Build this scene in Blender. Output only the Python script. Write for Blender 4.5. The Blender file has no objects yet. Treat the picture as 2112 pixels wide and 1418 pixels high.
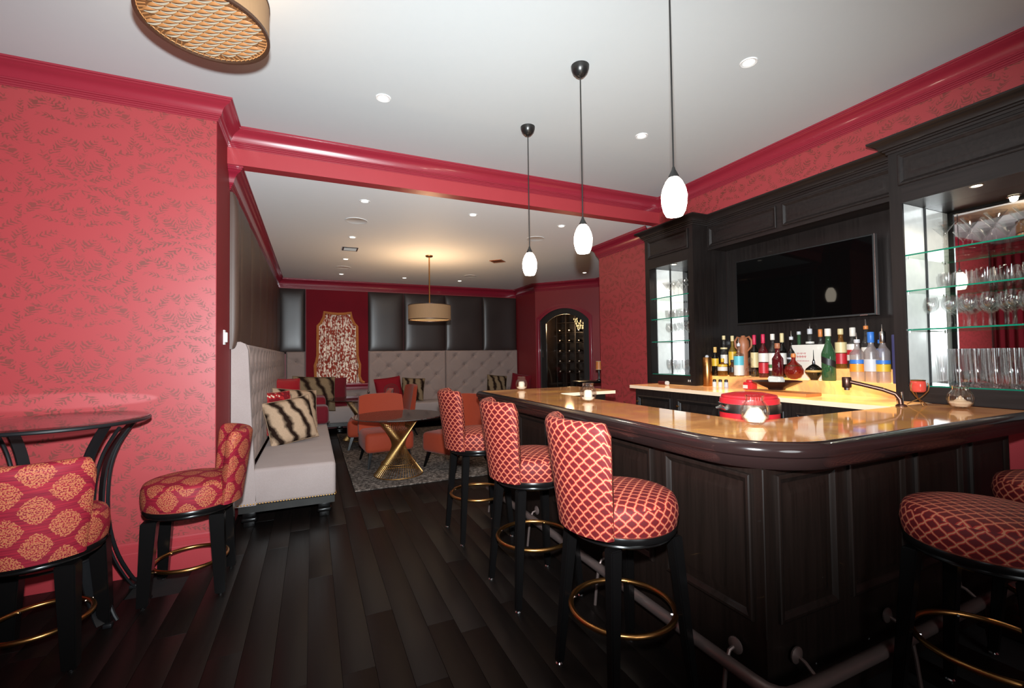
import bpy, bmesh, math, random
from mathutils import Vector, Matrix
random.seed(7)
PI = math.pi
sc = bpy.context.scene
COL = sc.collection

# ------------------------------------------------------------------ camera
cam_d = bpy.data.cameras.new('camera')
cam = bpy.data.objects.new('camera', cam_d)
COL.objects.link(cam)
YAW, PITCH, ROLL, FPX = 0.421096, 0.0261875, -0.0132876, 918.63
fw = Vector((math.sin(YAW)*math.cos(PITCH), math.cos(YAW)*math.cos(PITCH), math.sin(PITCH)))
rt = Vector((math.cos(YAW), -math.sin(YAW), 0))
up = rt.cross(fw)
r2 = rt*math.cos(ROLL) + up*math.sin(ROLL)
u2 = -rt*math.sin(ROLL) + up*math.cos(ROLL)
M = Matrix((r2, u2, -fw)).transposed().to_4x4()
M.translation = Vector((0, 0, 1.5))
cam.matrix_world = M
cam_d.sensor_fit = 'HORIZONTAL'
cam_d.sensor_width = 36.0
cam_d.lens = 36.0*FPX/2112.0
cam_d.clip_start = 0.05
sc.camera = cam

# ------------------------------------------------------------------ world, lights, exposure
wd = bpy.data.worlds.new('world')
sc.world = wd
wd.use_nodes = True
wd.node_tree.nodes['Background'].inputs[0].default_value = (0.9, 0.85, 0.8, 1)
wd.node_tree.nodes['Background'].inputs[1].default_value = 0.02
sc.view_settings.view_transform = 'Standard'
sc.view_settings.look = 'None'
sc.view_settings.gamma = 1.0
sc.view_settings.exposure = 0.0
sc.view_settings.use_curve_mapping = False
sc.cycles.transparent_max_bounces = 40
sc.cycles.max_bounces = 10
sc.cycles.blur_glossy = 0.5
sc.cycles.sample_clamp_indirect = 6.0


def lamp(name, kind, loc, power, color=(1, 1, 1), radius=0.03, direction=None, size=2.0, blend=0.5):
    d = bpy.data.lights.new(name, kind)
    d.energy = power
    d.color = color
    d.shadow_soft_size = radius
    if kind == 'SPOT':
        d.spot_size = size
        d.spot_blend = blend
    o = bpy.data.objects.new(name, d)
    o.location = loc
    if direction is not None:
        o.rotation_euler = Vector(direction).to_track_quat('-Z', 'Y').to_euler()
    COL.objects.link(o)
    return o


# the flash mounted above the lens (the shadows of the pendants fix its place)
fl_ = lamp('camera_flash', 'SPOT', (0, 0, 1.72), 1380.0, (0.90, 0.985, 1.03), 0.035, (0.27, 0.95, 0.10), math.radians(98), 1.0)
fl_.scale = (2.3, 1.0, 1.0)      # the flash head throws a wide, low beam
# an unseen soft fill light, added behind the camera to brighten the room
so = lamp('added_fill_light', 'AREA', (1.0, -2.2, 1.7), 38.0, (0.93, 0.985, 1.0), 0.1, (0.15, 1.0, 0.25))
so.data.shape = 'DISK'
so.data.size = 1.6
# added mid-air spot imitating the flash thrown back by the glass table top
gl_ = lamp('table_glint_helper', 'SPOT', (-1.66, 1.0, 1.235), 90.0, (0.90, 0.985, 1.03), 0.01, (0.0, 1.0, 0.0), math.radians(25.0), 0.06)
gl_.scale = (1.0, 0.085, 1.0)
WARM = (1.0, 0.66, 0.36)
SOFT = (1.0, 0.80, 0.60)
ZC, ZL = 3.457, 3.166

# ------------------------------------------------------------------ node helpers


class NT:
    def __init__(s, name):
        s.m = bpy.data.materials.new(name)
        s.m.use_nodes = True
        s.t = s.m.node_tree
        s.t.nodes.clear()
        s.out = s.t.nodes.new('ShaderNodeOutputMaterial')

    def n(s, typ, ins=None, **props):
        nd = s.t.nodes.new('ShaderNode'+typ)
        for k, v in props.items():
            setattr(nd, k, v)
        for k, v in (ins or {}).items():
            s.put(nd.inputs[k], v)
        return nd

    def put(s, sock, v):
        if isinstance(v, bpy.types.NodeSocket):
            s.t.links.new(v, sock)
        elif isinstance(v, (tuple, list)) and len(v) == 3 and sock.type == 'RGBA':
            sock.default_value = (v[0], v[1], v[2], 1)
        else:
            sock.default_value = v

    def math(s, op, a, b=0.0, c=0.0):
        nd = s.n('Math', {0: a, 1: b, 2: c}, operation=op)
        return nd.outputs[0]

    def mix(s, f, a, b, mode='MIX'):
        nd = s.n('Mix', None, data_type='RGBA', blend_type=mode)
        s.put(nd.inputs[0], f)
        s.put(nd.inputs[6], a)
        s.put(nd.inputs[7], b)
        return nd.outputs[2]

    def ramp(s, f, stops, interp='LINEAR'):
        nd = s.n('ValToRGB', {0: f})
        cr = nd.color_ramp
        cr.interpolation = interp
        while len(cr.elements) < len(stops):
            cr.elements.new(0.5)
        for e, (p, c) in zip(cr.elements, stops):
            e.position = p
            e.color = (c[0], c[1], c[2], 1) if isinstance(c, (tuple, list)) else (c, c, c, 1)
        return nd.outputs[0]

    def coord(s, kind='Object'):
        return s.n('TexCoord').outputs[kind]

    def scale(s, v, sx, sy, sz):
        return s.n('Mapping', {0: v, 3: (sx, sy, sz)}).outputs[0]

    def sep(s, v):
        nd = s.n('SeparateXYZ', {0: v})
        return nd.outputs[0], nd.outputs[1], nd.outputs[2]

    def comb(s, x, y, z=0.0):
        return s.n('CombineXYZ', {0: x, 1: y, 2: z}).outputs[0]

    def noise(s, v, scale, detail=3.0, rough=0.5):
        return s.n('TexNoise', {'Vector': v, 'Scale': scale, 'Detail': detail, 'Roughness': rough}).outputs[0]

    def bump(s, h, strength=0.3, dist=0.01):
        return s.n('Bump', {'Height': h, 'Strength': strength, 'Distance': dist}).outputs[0]

    def pbr(s, color, rough=0.5, metal=0.0, normal=None, spec=None, coat=0.0, sheen=0.0, emit=None, estr=0.0, trans=0.0, sub=None):
        ins = {'Base Color': color, 'Roughness': rough, 'Metallic': metal, 'Coat Weight': coat, 'Sheen Weight': sheen, 'Transmission Weight': trans}
        if spec is not None:
            ins['Specular IOR Level'] = spec
        if normal is not None:
            ins['Normal'] = normal
        if emit is not None:
            ins['Emission Color'] = emit
            ins['Emission Strength'] = estr
        return s.n('BsdfPrincipled', ins).outputs[0]

    def done(s, sh):
        s.t.links.new(sh, s.out.inputs[0])
        return s.m


def srgb(r, g, b):
    f = lambda c: (c/255/12.92) if c/255 <= 0.04045 else ((c/255+0.055)/1.055)**2.4
    return (f(r), f(g), f(b))


def plain(name, col, rough=0.5, metal=0.0, coat=0.0, var=0.0, sheen=0.0, spec=None, scale=18.0):
    t = NT(name)
    c = col
    if var > 0:
        nz = t.noise(t.coord(), scale, 3)
        c = t.mix(nz, tuple(x*(1-var) for x in col), tuple(min(1, x*(1+var)) for x in col))
    return t.done(t.pbr(c, rough, metal, coat=coat, sheen=sheen, spec=spec))


def glow(name, col, strength):
    t = NT(name)
    return t.done(t.n('Emission', {0: col, 1: strength}).outputs[0])


def thin_glass(name, tint=(1, 1, 1), refl=(1, 1, 1), base=0.04, rough=0.01, milky=0.0, milk=(1, 1, 1), grooves=0.0):
    """a thin pane: tinted see-through with a Fresnel reflection"""
    t = NT(name)
    nrm = None
    if grooves:
        x, y, z = t.sep(t.n('UVMap').outputs[0])
        nrm = t.bump(t.math('SINE', t.math('MULTIPLY', x, grooves)), 0.9, 0.004)
    bf = t.n('NewGeometry').outputs['Backfacing']
    fr = t.n('Fresnel', {'IOR': t.math('SUBTRACT', 1.5, t.math('MULTIPLY', bf, 0.83333))})
    gl = t.n('BsdfGlossy', {'Color': refl, 'Roughness': rough})
    if nrm is not None:
        t.put(fr.inputs['Normal'], nrm)
        t.put(gl.inputs['Normal'], nrm)
    tr = t.n('BsdfTransparent', {'Color': tint}).outputs[0]
    if milky > 0:
        df = t.n('BsdfDiffuse', {'Color': milk}).outputs[0]
        tr = t.n('MixShader', {0: milky, 1: tr, 2: df}).outputs[0]
    f = t.math('MAXIMUM', t.math('MULTIPLY', fr.outputs[0], 0.75), base)
    return t.done(t.n('MixShader', {0: f, 1: tr, 2: gl.outputs[0]}).outputs[0])


MT = {}
# --- walls
def damask(name, base, dark):
    t = NT(name)
    x, y, z = t.sep(t.coord('UV'))
    W, H = 0.58, 0.69
    col = t.math('FLOOR', t.math('DIVIDE', x, W))
    odd = t.math('MODULO', t.math('ABSOLUTE', col), 2.0)
    zz = t.math('ADD', y, t.math('MULTIPLY', odd, H/2))
    u = t.math('SUBTRACT', t.math('FRACT', t.math('DIVIDE', x, W)), 0.5)
    au = t.math('ABSOLUTE', u)
    v = t.math('SUBTRACT', t.math('FRACT', t.math('DIVIDE', zz, H)), 0.5)
    px = t.math('MULTIPLY', au, 0.62)
    py = t.math('MULTIPLY', v, 0.92)
    pv = t.comb(px, py, 0.37)
    w1 = t.math('MULTIPLY', t.math('SUBTRACT', t.noise(pv, 10.0, 3.0), 0.5), 0.11)
    px = t.math('ADD', px, w1)
    py = t.math('ADD', py, t.math('MULTIPLY', w1, -0.8))
    m = None
    # feathered plumes: x, y, turn, half length, half width (metres inside one motif)
    for cx, cy, an, ln, wdt in ((0.0, 0.10, 90, .12, .034), (0.06, 0.07, 58, .11, .030), (0.10, 0.0, 24, .11, .030), (0.10, -0.09, -12, .10, .028), (0.055, -0.17, -52, .09, .028),
                                (0.18, 0.12, 75, .09, .026), (0.235, -0.03, 40, .08, .024), (0.215, -0.16, -30, .08, .024), (0.13, 0.24, 118, .09, .026), (0.04, 0.29, 62, .085, .026),
                                (0.255, 0.27, 48, .085, .026), (0.25, -0.31, 125, .09, .028), (0.12, -0.30, 40, .09, .028), (0.0, -0.36, 90, .085, .034), (0.30, 0.08, 95, .09, .022), (0.285, -0.13, 72, .08, .026),
                                (0.31, 0.38, 92, .08, .024), (0.17, -0.41, 12, .08, .024), (0.19, 0.37, 150, .08, .024), (0.06, -0.43, 58, .07, .024)):
        ca, sa = math.cos(math.radians(an)), math.sin(math.radians(an))
        dx = t.math('SUBTRACT', px, cx)
        dy = t.math('SUBTRACT', py, cy)
        p = t.math('ADD', t.math('MULTIPLY', dx, ca), t.math('MULTIPLY', dy, sa))
        q = t.math('ABSOLUTE', t.math('SUBTRACT', t.math('MULTIPLY', dy, ca), t.math('MULTIPLY', dx, sa)))
        # the plume widens towards its tip
        wd2 = t.math('MULTIPLY', t.math('ADD', 0.75, t.math('MULTIPLY', p, 5.0)), wdt*1.45)
        e = t.math('ADD', t.math('POWER', t.math('DIVIDE', t.math('ABSOLUTE', p), ln), 2.0), t.math('POWER', t.math('DIVIDE', q, wd2), 2.0))
        rib = t.math('SINE', t.math('MULTIPLY', t.math('SUBTRACT', p, t.math('MULTIPLY', q, 0.9)), 215.0))
        f = t.math('ADD', t.math('SUBTRACT', 0.95, e), t.math('MULTIPLY', rib, 0.75))
        m = f if m is None else t.math('MAXIMUM', m, f)
    fine = t.noise(t.coord('UV'), 42.0, 3.0)
    mask = t.ramp(t.math('ADD', m, t.math('MULTIPLY', t.math('SUBTRACT', fine, 0.5), 2.6)), [(0.35, 0.0), (1.0, 1.0)])
    wear = t.ramp(t.noise(t.coord('UV'), 1.6, 2.0), [(0.3, 0.55), (0.7, 0.95)])
    c = t.mix(t.math('MULTIPLY', mask, wear), base, dark)
    rg = t.math('ADD', 0.44, t.math('MULTIPLY', mask, 0.10))
    return t.done(t.pbr(c, rg, spec=0.65))


MT['damask'] = damask('damask_wallpaper', srgb(156, 53, 56), srgb(104, 44, 34))
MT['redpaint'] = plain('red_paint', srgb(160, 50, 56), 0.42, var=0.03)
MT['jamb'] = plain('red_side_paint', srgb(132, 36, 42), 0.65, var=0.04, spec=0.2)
MT['crown'] = plain('crimson_gloss_trim', srgb(142, 38, 52), 0.26, coat=0.25, var=0.03)
MT['crown_l'] = plain('burgundy_gloss_trim', srgb(132, 28, 46), 0.24, coat=0.25, var=0.03)
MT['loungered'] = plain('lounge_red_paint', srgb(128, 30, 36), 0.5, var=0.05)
MT['ceiling'] = plain('ceiling_white_dimmed', (0.525, 0.54, 0.535), 0.7, var=0.01)  # white darkened in the colour to hold back the flash's brightness here
MT['ceiling_l'] = plain('ceiling_white_brightened', (0.86, 0.86, 0.855), 0.7, var=0.01)  # white kept lighter: the colour makes up for light lacking in the lounge


def wood(name, a, b, rough=0.35, coat=0.0, axis=2, grain=26.0, rnd=0.0, sp=0.35):
    t = NT(name)
    co = t.coord('Object')
    sc3 = [grain*2.2]*3
    sc3[axis] = grain*0.09
    nz = t.noise(t.scale(co, *sc3), 1.0, 5.0, 0.6)
    c = t.mix(t.ramp(nz, [(0.3, 0.0), (0.72, 1.0)]), a, b)
    if rnd:
        oi = t.n('ObjectInfo').outputs['Random']
        c = t.mix(1.0, c, t.ramp(oi, [(0, 1-rnd), (1, 1+rnd*0.6)]), 'MULTIPLY')
    return t.done(t.pbr(c, t.math('ADD', rough, t.math('MULTIPLY', nz, 0.12)), coat=coat, spec=sp, normal=t.bump(nz, 0.12, 0.002)))


MT['floor'] = wood('dark_oak_plank', srgb(13, 9, 8), srgb(21, 15, 13), 0.38, 0.0, 1, 22, 0.035, 0.22)
MT['floorgap'] = plain('dark_joint', (0.004, 0.003, 0.003), 0.8)
MT['espresso'] = wood('espresso_wood', srgb(20, 15, 14), srgb(32, 26, 24), 0.36, 0.05, 2, 20)
MT['espresso_h'] = wood('espresso_wood_horizontal', srgb(22, 17, 16), srgb(38, 31, 29), 0.36, 0.05, 1, 20)
MT['barwood'] = wood('bar_dark_wood', srgb(16, 9, 6), srgb(26, 16, 12), 0.40, 0.05, 2, 20)
MT['nose'] = plain('black_lacquer_nosing', srgb(34, 22, 21), 0.16, coat=0.6)
MT['lacquer'] = plain('black_lacquer', (0.004, 0.0035, 0.0035), 0.25, coat=0.0, spec=0.22)
MT['brass'] = plain('antique_brass', srgb(176, 126, 74), 0.30, 1.0, var=0.12, scale=9)
MT['gold'] = plain('gold_wire', srgb(176, 136, 84), 0.40, 1.0, var=0.08)
MT['chrome'] = plain('chrome', (0.85, 0.85, 0.86), 0.12, 1.0)
MT['iron'] = plain('black_iron', (0.008, 0.008, 0.009), 0.42, spec=0.3)
MT['bronze'] = plain('dark_bronze', srgb(96, 68, 58), 0.34, 0.85)
MT['railmetal'] = plain('dull_rail_metal', srgb(112, 96, 92), 0.42, 0.6, var=0.1)
MT['darkmetal'] = plain('gunmetal', (0.05, 0.048, 0.046), 0.32, 0.8)
MT['nickel'] = plain('nickel', (0.6, 0.58, 0.55), 0.25, 1.0)
MT['mirror'] = plain('mirror', (0.80, 0.79, 0.77), 0.02, 1.0)
MT['palemirror'] = plain('pale_lining', srgb(232, 232, 228), 0.25, var=0.10, coat=0.4)
MT['white'] = plain('white_plastic', (0.78, 0.77, 0.75), 0.4)
MT['wax'] = plain('cream_wax', srgb(250, 240, 222), 0.55, var=0.02)
MT['sand'] = plain('pale_sand', srgb(236, 208, 176), 0.9, var=0.12, scale=90)
MT['black'] = plain('matt_black', (0.006, 0.006, 0.006), 0.6)
MT['tvscreen'] = plain('tv_glass', (0.0015, 0.0015, 0.0015), 0.03, spec=0.07)
MT['tvframe'] = plain('silver_bezel', srgb(150, 142, 140), 0.25, 0.9)


def onyx(name, e, rough=0.06):
    t = NT(name)
    co = t.coord('Object')
    w = t.noise(t.scale(co, 1.3, 1.3, 1.3), 1.2, 4.0)
    wv = t.n('VectorMath', {0: co, 1: t.n('VectorMath', {0: t.comb(w, t.math('MULTIPLY', w, 1.4), w), 'Scale': 0.7}, operation='SCALE').outputs[0]}, operation='ADD').outputs[0]
    n1 = t.noise(t.scale(wv, 2.0, 4.5, 3.0), 1.3, 6.0, 0.62)
    n2 = t.noise(t.scale(wv, 1.0, 1.4, 1.0), 1.0, 3.0)
    c = t.ramp(n1, [(0.28, srgb(124, 70, 42)), (0.42, srgb(160, 100, 64)), (0.52, srgb(176, 120, 80)), (0.60, srgb(188, 134, 66)), (0.74, srgb(158, 102, 66))])
    hot = t.ramp(n2, [(0.46, 0.12), (0.66, 1.0)])
    ec = t.mix(hot, srgb(244, 186, 130), srgb(255, 214, 120))
    es = t.math('MULTIPLY', t.math('ADD', 0.35, hot), e)
    return t.done(t.pbr(c, rough, spec=0.4, emit=t.mix(0.6, ec, t.mix(1.0, c, ec, 'MULTIPLY')), estr=es))


MT['onyx'] = onyx('lit_onyx', 0.25)
MT['onyx_hot'] = onyx('bright_lit_onyx', 1.5)
MT['onyxedge'] = plain('polished_onyx_edge', srgb(238, 206, 176), 0.3, var=0.05)

# --- glass
MT['glass'] = thin_glass('clear_glass', (0.95, 0.95, 0.95), base=0.07, rough=0.02)
MT['shelfglass'] = thin_glass('shelf_glass', (0.86, 0.93, 0.90), base=0.05)
MT['tableglass'] = thin_glass('table_glass', (0.80, 0.76, 0.76), base=0.06, rough=0.02)
MT['smokeglass'] = thin_glass('smoked_glass', (0.34, 0.31, 0.30), base=0.26, rough=0.04, milky=0.12, milk=srgb(130, 118, 114))
MT['ribglass'] = thin_glass('ribbed_glass', (0.95, 0.93, 0.91), base=0.09, grooves=150.0)
MT['doorglass'] = thin_glass('door_glass', (0.85, 0.82, 0.78), base=0.05)
MT['glassedge'] = plain('green_glass_edge', srgb(16, 120, 92), 0.15, coat=0.2)
MT['pinkglass'] = thin_glass('coral_glass', (0.95, 0.30, 0.24), base=0.06, milky=0.55, milk=srgb(236, 96, 80))
MT['frost'] = thin_glass('frosted_glass', (0.92, 0.90, 0.90), base=0.06, rough=0.3, milky=0.30, milk=srgb(165, 155, 155))
for k, (c, mk) in {'b_clear': ((0.84, 0.85, 0.83), 0.03), 'b_green': ((0.16, 0.42, 0.20), 0.30), 'b_amber': ((0.72, 0.32, 0.05), 0.30), 'b_dark': ((0.02, 0.018, 0.014), 0.5),
                   'b_brown': ((0.32, 0.11, 0.03), 0.4), 'b_red': ((0.62, 0.04, 0.02), 0.40), 'b_wine': ((0.34, 0.025, 0.035), 0.40), 'b_blue': ((0.15, 0.35, 0.80), 0.3), 'b_yellow': ((0.86, 0.60, 0.10), 0.28)}.items():
    MT[k] = thin_glass(k+'_bottle_glass', c, base=0.07, rough=0.02, milky=mk, milk=tuple(q*0.5 for q in c))
for k, c in {'l_white': (214, 208, 198), 'l_cream': (208, 190, 142), 'l_yellow': (210, 168, 44), 'l_red': (176, 28, 40), 'l_teal': (90, 176, 190), 'l_black': (24, 22, 24), 'l_silver': (190, 190, 194), 'l_orange': (236, 140, 36),
             'l_blue': (50, 110, 190), 'l_navy': (52, 52, 92), 'l_tan': (158, 98, 66), 'l_pink': (190, 30, 70), 'l_green': (70, 120, 74), 'l_gold': (200, 160, 90), 'l_copper': (200, 120, 60), 'l_redtop': (205, 36, 44)}.items():
    MT[k] = plain(k+'_paper', srgb(*c), 0.45, coat=0.2)


# --- fabrics
def lattice(name, gold, mid, core, s=0.040):
    t = NT(name)
    u, v, _ = t.sep(t.coord('UV'))
    v = t.math('MULTIPLY', v, 1.0)
    wob = 0.07
    a = t.math('DIVIDE', t.math('ADD', u, v), s*1.28)
    b = t.math('DIVIDE', t.math('SUBTRACT', u, v), s*1.28)
    a2 = t.math('ADD', a, t.math('MULTIPLY', t.math('SINE', t.math('MULTIPLY', b, 2*PI)), wob*0.55))
    b2 = t.math('ADD', b, t.math('MULTIPLY', t.math('SINE', t.math('MULTIPLY', a, 2*PI)), wob*0.55))
    fa = t.math('ABSOLUTE', t.math('SUBTRACT', t.math('FRACT', a2), 0.5))
    fb = t.math('ABSOLUTE', t.math('SUBTRACT', t.math('FRACT', b2), 0.5))
    d = t.math('MAXIMUM', fa, fb)          # 0 centre of a diamond .. 0.5 on a line
    wv = t.noise(t.scale(t.coord('UV'), 900, 900, 1), 1.0, 1.0)
    d = t.math('ADD', d, t.math('MULTIPLY', t.math('SUBTRACT', wv, 0.5), 0.03))
    c = t.ramp(d, [(0.0, core), (0.325, core), (0.36, mid), (0.425, mid), (0.45, gold), (0.5, gold)])
    rim = t.math('GREATER_THAN', d, 0.42)
    return t.done(t.pbr(c, 0.7, sheen=0.0, normal=t.bump(t.math('ADD', t.math('MULTIPLY', rim, 0.6), t.math('MULTIPLY', wv, 0.3)), 0.25, 0.002), spec=0.3))


MT['lattice'] = lattice('red_gold_lattice_fabric', srgb(166, 106, 78), srgb(142, 34, 29), srgb(80, 9, 13))


def medallion(name):
    t = NT(name)
    u, v, _ = t.sep(t.coord('UV'))
    W, H = 0.205, 0.175

    def cell(du, dv):
        x = t.math('SUBTRACT', t.math('FRACT', t.math('ADD', t.math('DIVIDE', u, W), du)), 0.5)
        y = t.math('SUBTRACT', t.math('FRACT', t.math('ADD', t.math('DIVIDE', v, H), dv)), 0.5)
        ax = t.math('MULTIPLY', t.math('ABSOLUTE', x), W/0.118)
        ay = t.math('MULTIPLY', t.math('ABSOLUTE', y), H/0.162)
        ang = t.math('ARCTAN2', ay, ax)
        sc_ = t.math('MULTIPLY', t.math('ABSOLUTE', t.math('SINE', t.math('MULTIPLY', ang, 8.0))), 0.03)
        return t.math('ADD', t.math('POWER', t.math('ADD', t.math('POWER', ax, 1.7), t.math('POWER', ay, 1.2)), 0.70), sc_)
    d = t.math('MINIMUM', cell(0.0, 0.0), cell(0.5, 0.5))
    inside = t.math('LESS_THAN', d, 0.49)
    speck = t.noise(t.scale(t.coord('UV'), 150, 150, 1), 1.0, 1.5)
    lace = t.math('MULTIPLY', inside, t.ramp(speck, [(0.45, 0.0), (0.52, 1.0)]))
    streak = t.noise(t.scale(t.coord('UV'), 5, 120, 1), 1.0, 3.0)
    base = t.ramp(streak, [(0.3, srgb(92, 10, 26)), (0.5, srgb(120, 18, 36)), (0.7, srgb(142, 26, 40))])
    gold = t.mix(t.noise(t.coord('UV'), 8.0), srgb(170, 106, 66), srgb(154, 84, 58))
    c = t.mix(t.math('MULTIPLY', lace, 0.92), base, gold)
    return t.done(t.pbr(c, 0.65, sheen=0.0, spec=0.25, normal=t.bump(lace, 0.25, 0.002)))


MT['medallion'] = medallion('crimson_medallion_fabric')


def weave(name, a, b, rough=0.85, sc_=420.0, sheen=0.2, big=3.0):
    t = NT(name)
    co = t.coord('Object')
    n1 = t.noise(t.scale(co, sc_, sc_, sc_*0.25), 1.0, 2.0)
    n2 = t.noise(co, big, 2.0)
    c = t.mix(t.math('ADD', t.math('MULTIPLY', n1, 0.6), t.math('MULTIPLY', n2, 0.4)), a, b)
    return t.done(t.pbr(c, rough, sheen=sheen*0.3, normal=t.bump(n1, 0.15, 0.002), spec=0.2))


MT['linen'] = weave('grey_linen', srgb(132, 116, 112), srgb(172, 158, 154))
MT['linen_b'] = weave('grey_linen_back', srgb(132, 112, 105), srgb(162, 142, 134))
MT['velvet'] = weave('crimson_velvet', srgb(78, 5, 18), srgb(112, 13, 30), 0.8, 160, 0.6)
MT['velvet_d'] = weave('deep_red_velvet', srgb(92, 6, 20), srgb(120, 12, 28), 0.85, 120, 0.35)
MT['orange'] = weave('burnt_orange_fabric', srgb(134, 46, 26), srgb(158, 64, 38), 0.7, 260, 0.3)
MT['orange_r'] = weave('red_orange_fabric', srgb(160, 40, 40), srgb(184, 62, 48), 0.6, 260, 0.3)
MT['redsilk'] = weave('red_silk', srgb(140, 16, 28), srgb(164, 28, 40), 0.45, 200, 0.3)
def rugmat():
    t = NT('grey_rug_pile')
    co = t.coord('Object')
    n1 = t.noise(co, 26.0, 4.0, 0.65)
    n2 = t.noise(co, 120.0, 2.0)
    k = t.math('ADD', t.math('MULTIPLY', n1, 0.7), t.math('MULTIPLY', n2, 0.3))
    c = t.ramp(k, [(0.38, srgb(44, 38, 36)), (0.5, srgb(86, 78, 73)), (0.62, srgb(140, 128, 120))])
    return t.done(t.pbr(c, 0.95, spec=0.05, normal=t.bump(k, 0.6, 0.006)))


MT['rug'] = rugmat()
MT['button'] = plain('dark_linen_button', srgb(84, 68, 62), 0.8)


def leather(name, a, b, rough):
    t = NT(name)
    co = t.coord('Object')
    v = t.n('TexVoronoi', {'Vector': co, 'Scale': 160.0}).outputs[0]
    n = t.noise(co, 2.2, 3.0)
    return t.done(t.pbr(t.mix(n, a, b), t.math('ADD', rough, t.math('MULTIPLY', n, 0.1)), normal=t.bump(v, 0.12, 0.002), spec=0.5))


MT['leather'] = leather('dark_brown_leather', srgb(44, 35, 33), srgb(58, 47, 44), 0.30)
MT['leather_s'] = leather('brown_leather_side', srgb(66, 46, 38), srgb(84, 62, 52), 0.42)


def fur(name, tan1, tan2):
    t = NT(name)
    u, v, _ = t.sep(t.coord('UV'))
    w = t.noise(t.scale(t.coord('UV'), 2.0, 3.0, 1), 1.0, 2.0)
    p = t.math('ADD', t.math('MULTIPLY', u, 3.1), t.math('MULTIPLY', t.math('SUBTRACT', w, 0.5), 1.1))
    p = t.math('ADD', p, t.math('MULTIPLY', v, 0.85))
    st = t.math('ABSOLUTE', t.math('SUBTRACT', t.math('FRACT', p), 0.5))
    hair = t.noise(t.scale(t.coord('UV'), 130, 22, 1), 1.0, 3.0)
    st = t.math('ADD', st, t.math('MULTIPLY', t.math('SUBTRACT', hair, 0.5), 0.10))
    tan = t.mix(hair, tan1, tan2)
    c = t.mix(t.ramp(st, [(0.09, 1.0), (0.19, 0.6), (0.30, 0.0)]), tan, srgb(36, 22, 16))
    return t.done(t.pbr(c, 0.9, normal=t.bump(hair, 0.5, 0.006), spec=0.1))


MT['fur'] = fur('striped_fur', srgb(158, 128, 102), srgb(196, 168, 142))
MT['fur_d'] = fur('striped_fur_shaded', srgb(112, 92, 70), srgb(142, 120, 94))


def patch(name):
    t = NT(name)
    v = t.n('TexVoronoi', {'Vector': t.coord('UV'), 'Scale': 9.0})
    c = t.ramp(v.outputs[0], [(0.15, srgb(222, 204, 180)), (0.3, srgb(176, 40, 44)), (0.6, srgb(120, 24, 34))], 'CONSTANT')
    return t.done(t.pbr(c, 0.8, spec=0.15))


MT['patch'] = patch('patterned_red_cream_fabric')


def rings(name):
    t = NT(name)
    u, v, _ = t.sep(t.coord('UV'))
    x = t.math('SUBTRACT', u, 0.55)
    y = t.math('SUBTRACT', v, 0.42)
    r = t.math('SQRT', t.math('ADD', t.math('MULTIPLY', x, x), t.math('MULTIPLY', y, y)))
    k = t.math('MULTIPLY', t.math('SINE', t.math('MULTIPLY', r, 75.0)), t.math('LESS_THAN', r, 0.33))
    c = t.mix(t.ramp(k, [(0.2, 0.0), (0.5, 0.9)]), srgb(126, 18, 30), srgb(84, 50, 46))
    return t.done(t.pbr(c, 0.8, spec=0.15))


MT['rings'] = rings('red_embroidered_fabric')


def sheer(name):
    t = NT(name)
    co = t.coord('Object')
    n = t.noise(t.scale(co, 26, 26, 20), 1.0, 3.0)
    n2 = t.noise(t.scale(co, 40, 40, 3), 1.0, 2.0)
    k = t.math('ADD', t.math('MULTIPLY', n, 0.65), t.math('MULTIPLY', n2, 0.35))
    m = t.ramp(k, [(0.475, 0.0), (0.56, 1.0)])
    c = t.mix(m, srgb(150, 62, 48), srgb(246, 226, 204))
    d = t.n('BsdfDiffuse', {0: c}).outputs[0]
    tr = t.n('BsdfTranslucent', {0: c}).outputs[0]
    return t.done(t.n('MixShader', {0: 0.55, 1: d, 2: tr}).outputs[0])


MT['sheer'] = sheer('floral_sheer')
MT['trimgold'] = weave('brown_gold_braid', srgb(150, 84, 42), srgb(196, 122, 66), 0.7, 120)


def shade(name, c, e):
    t = NT(name)
    x, y, z = t.sep(t.coord('UV'))
    n = t.noise(t.scale(t.coord('UV'), 220, 12, 1), 1.0, 3.0)
    cc = t.mix(n, tuple(k*0.82 for k in c), c)
    return t.done(t.pbr(cc, 0.8, emit=cc, estr=e))


MT['shade'] = shade('tan_linen_shade', srgb(150, 116, 82), 0.10)
MT['opal'] = glow('lit_opal_glass', (1.0, 0.86, 0.68), 28.0)
MT['diff'] = glow('warm_diffuser', (1.0, 0.60, 0.26), 0.45)
MT['backing'] = plain('bronze_backing', srgb(110, 70, 38), 0.6)
MT['slit'] = glow('lit_slit', (1.0, 0.90, 0.70), 0.75)
MT['downlight'] = glow('downlight_lens', (1.0, 0.90, 0.74), 7.0)
MT['puck'] = glow('puck_lens', (1.0, 0.86, 0.62), 8.0)
MT['petal_l'] = plain('pale_petal', srgb(190, 156, 116), 0.5, var=0.12)
MT['petal_d'] = plain('bronze_petal', srgb(150, 100, 58), 0.5, var=0.12)
MT['copper'] = plain('shade_rim_bronze', srgb(74, 50, 36), 0.45, 0.3)
MT['sky'] = glow('window_daylight', (0.95, 0.97, 1.0), 0.75)
MT['crystal'] = glow('chandelier_crystal', (1.0, 0.72, 0.34), 1.6)
MT['candleflame'] = glow('warm_bulb', (1.0, 0.75, 0.4), 4.0)

# ------------------------------------------------------------------ mesh helpers


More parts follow.
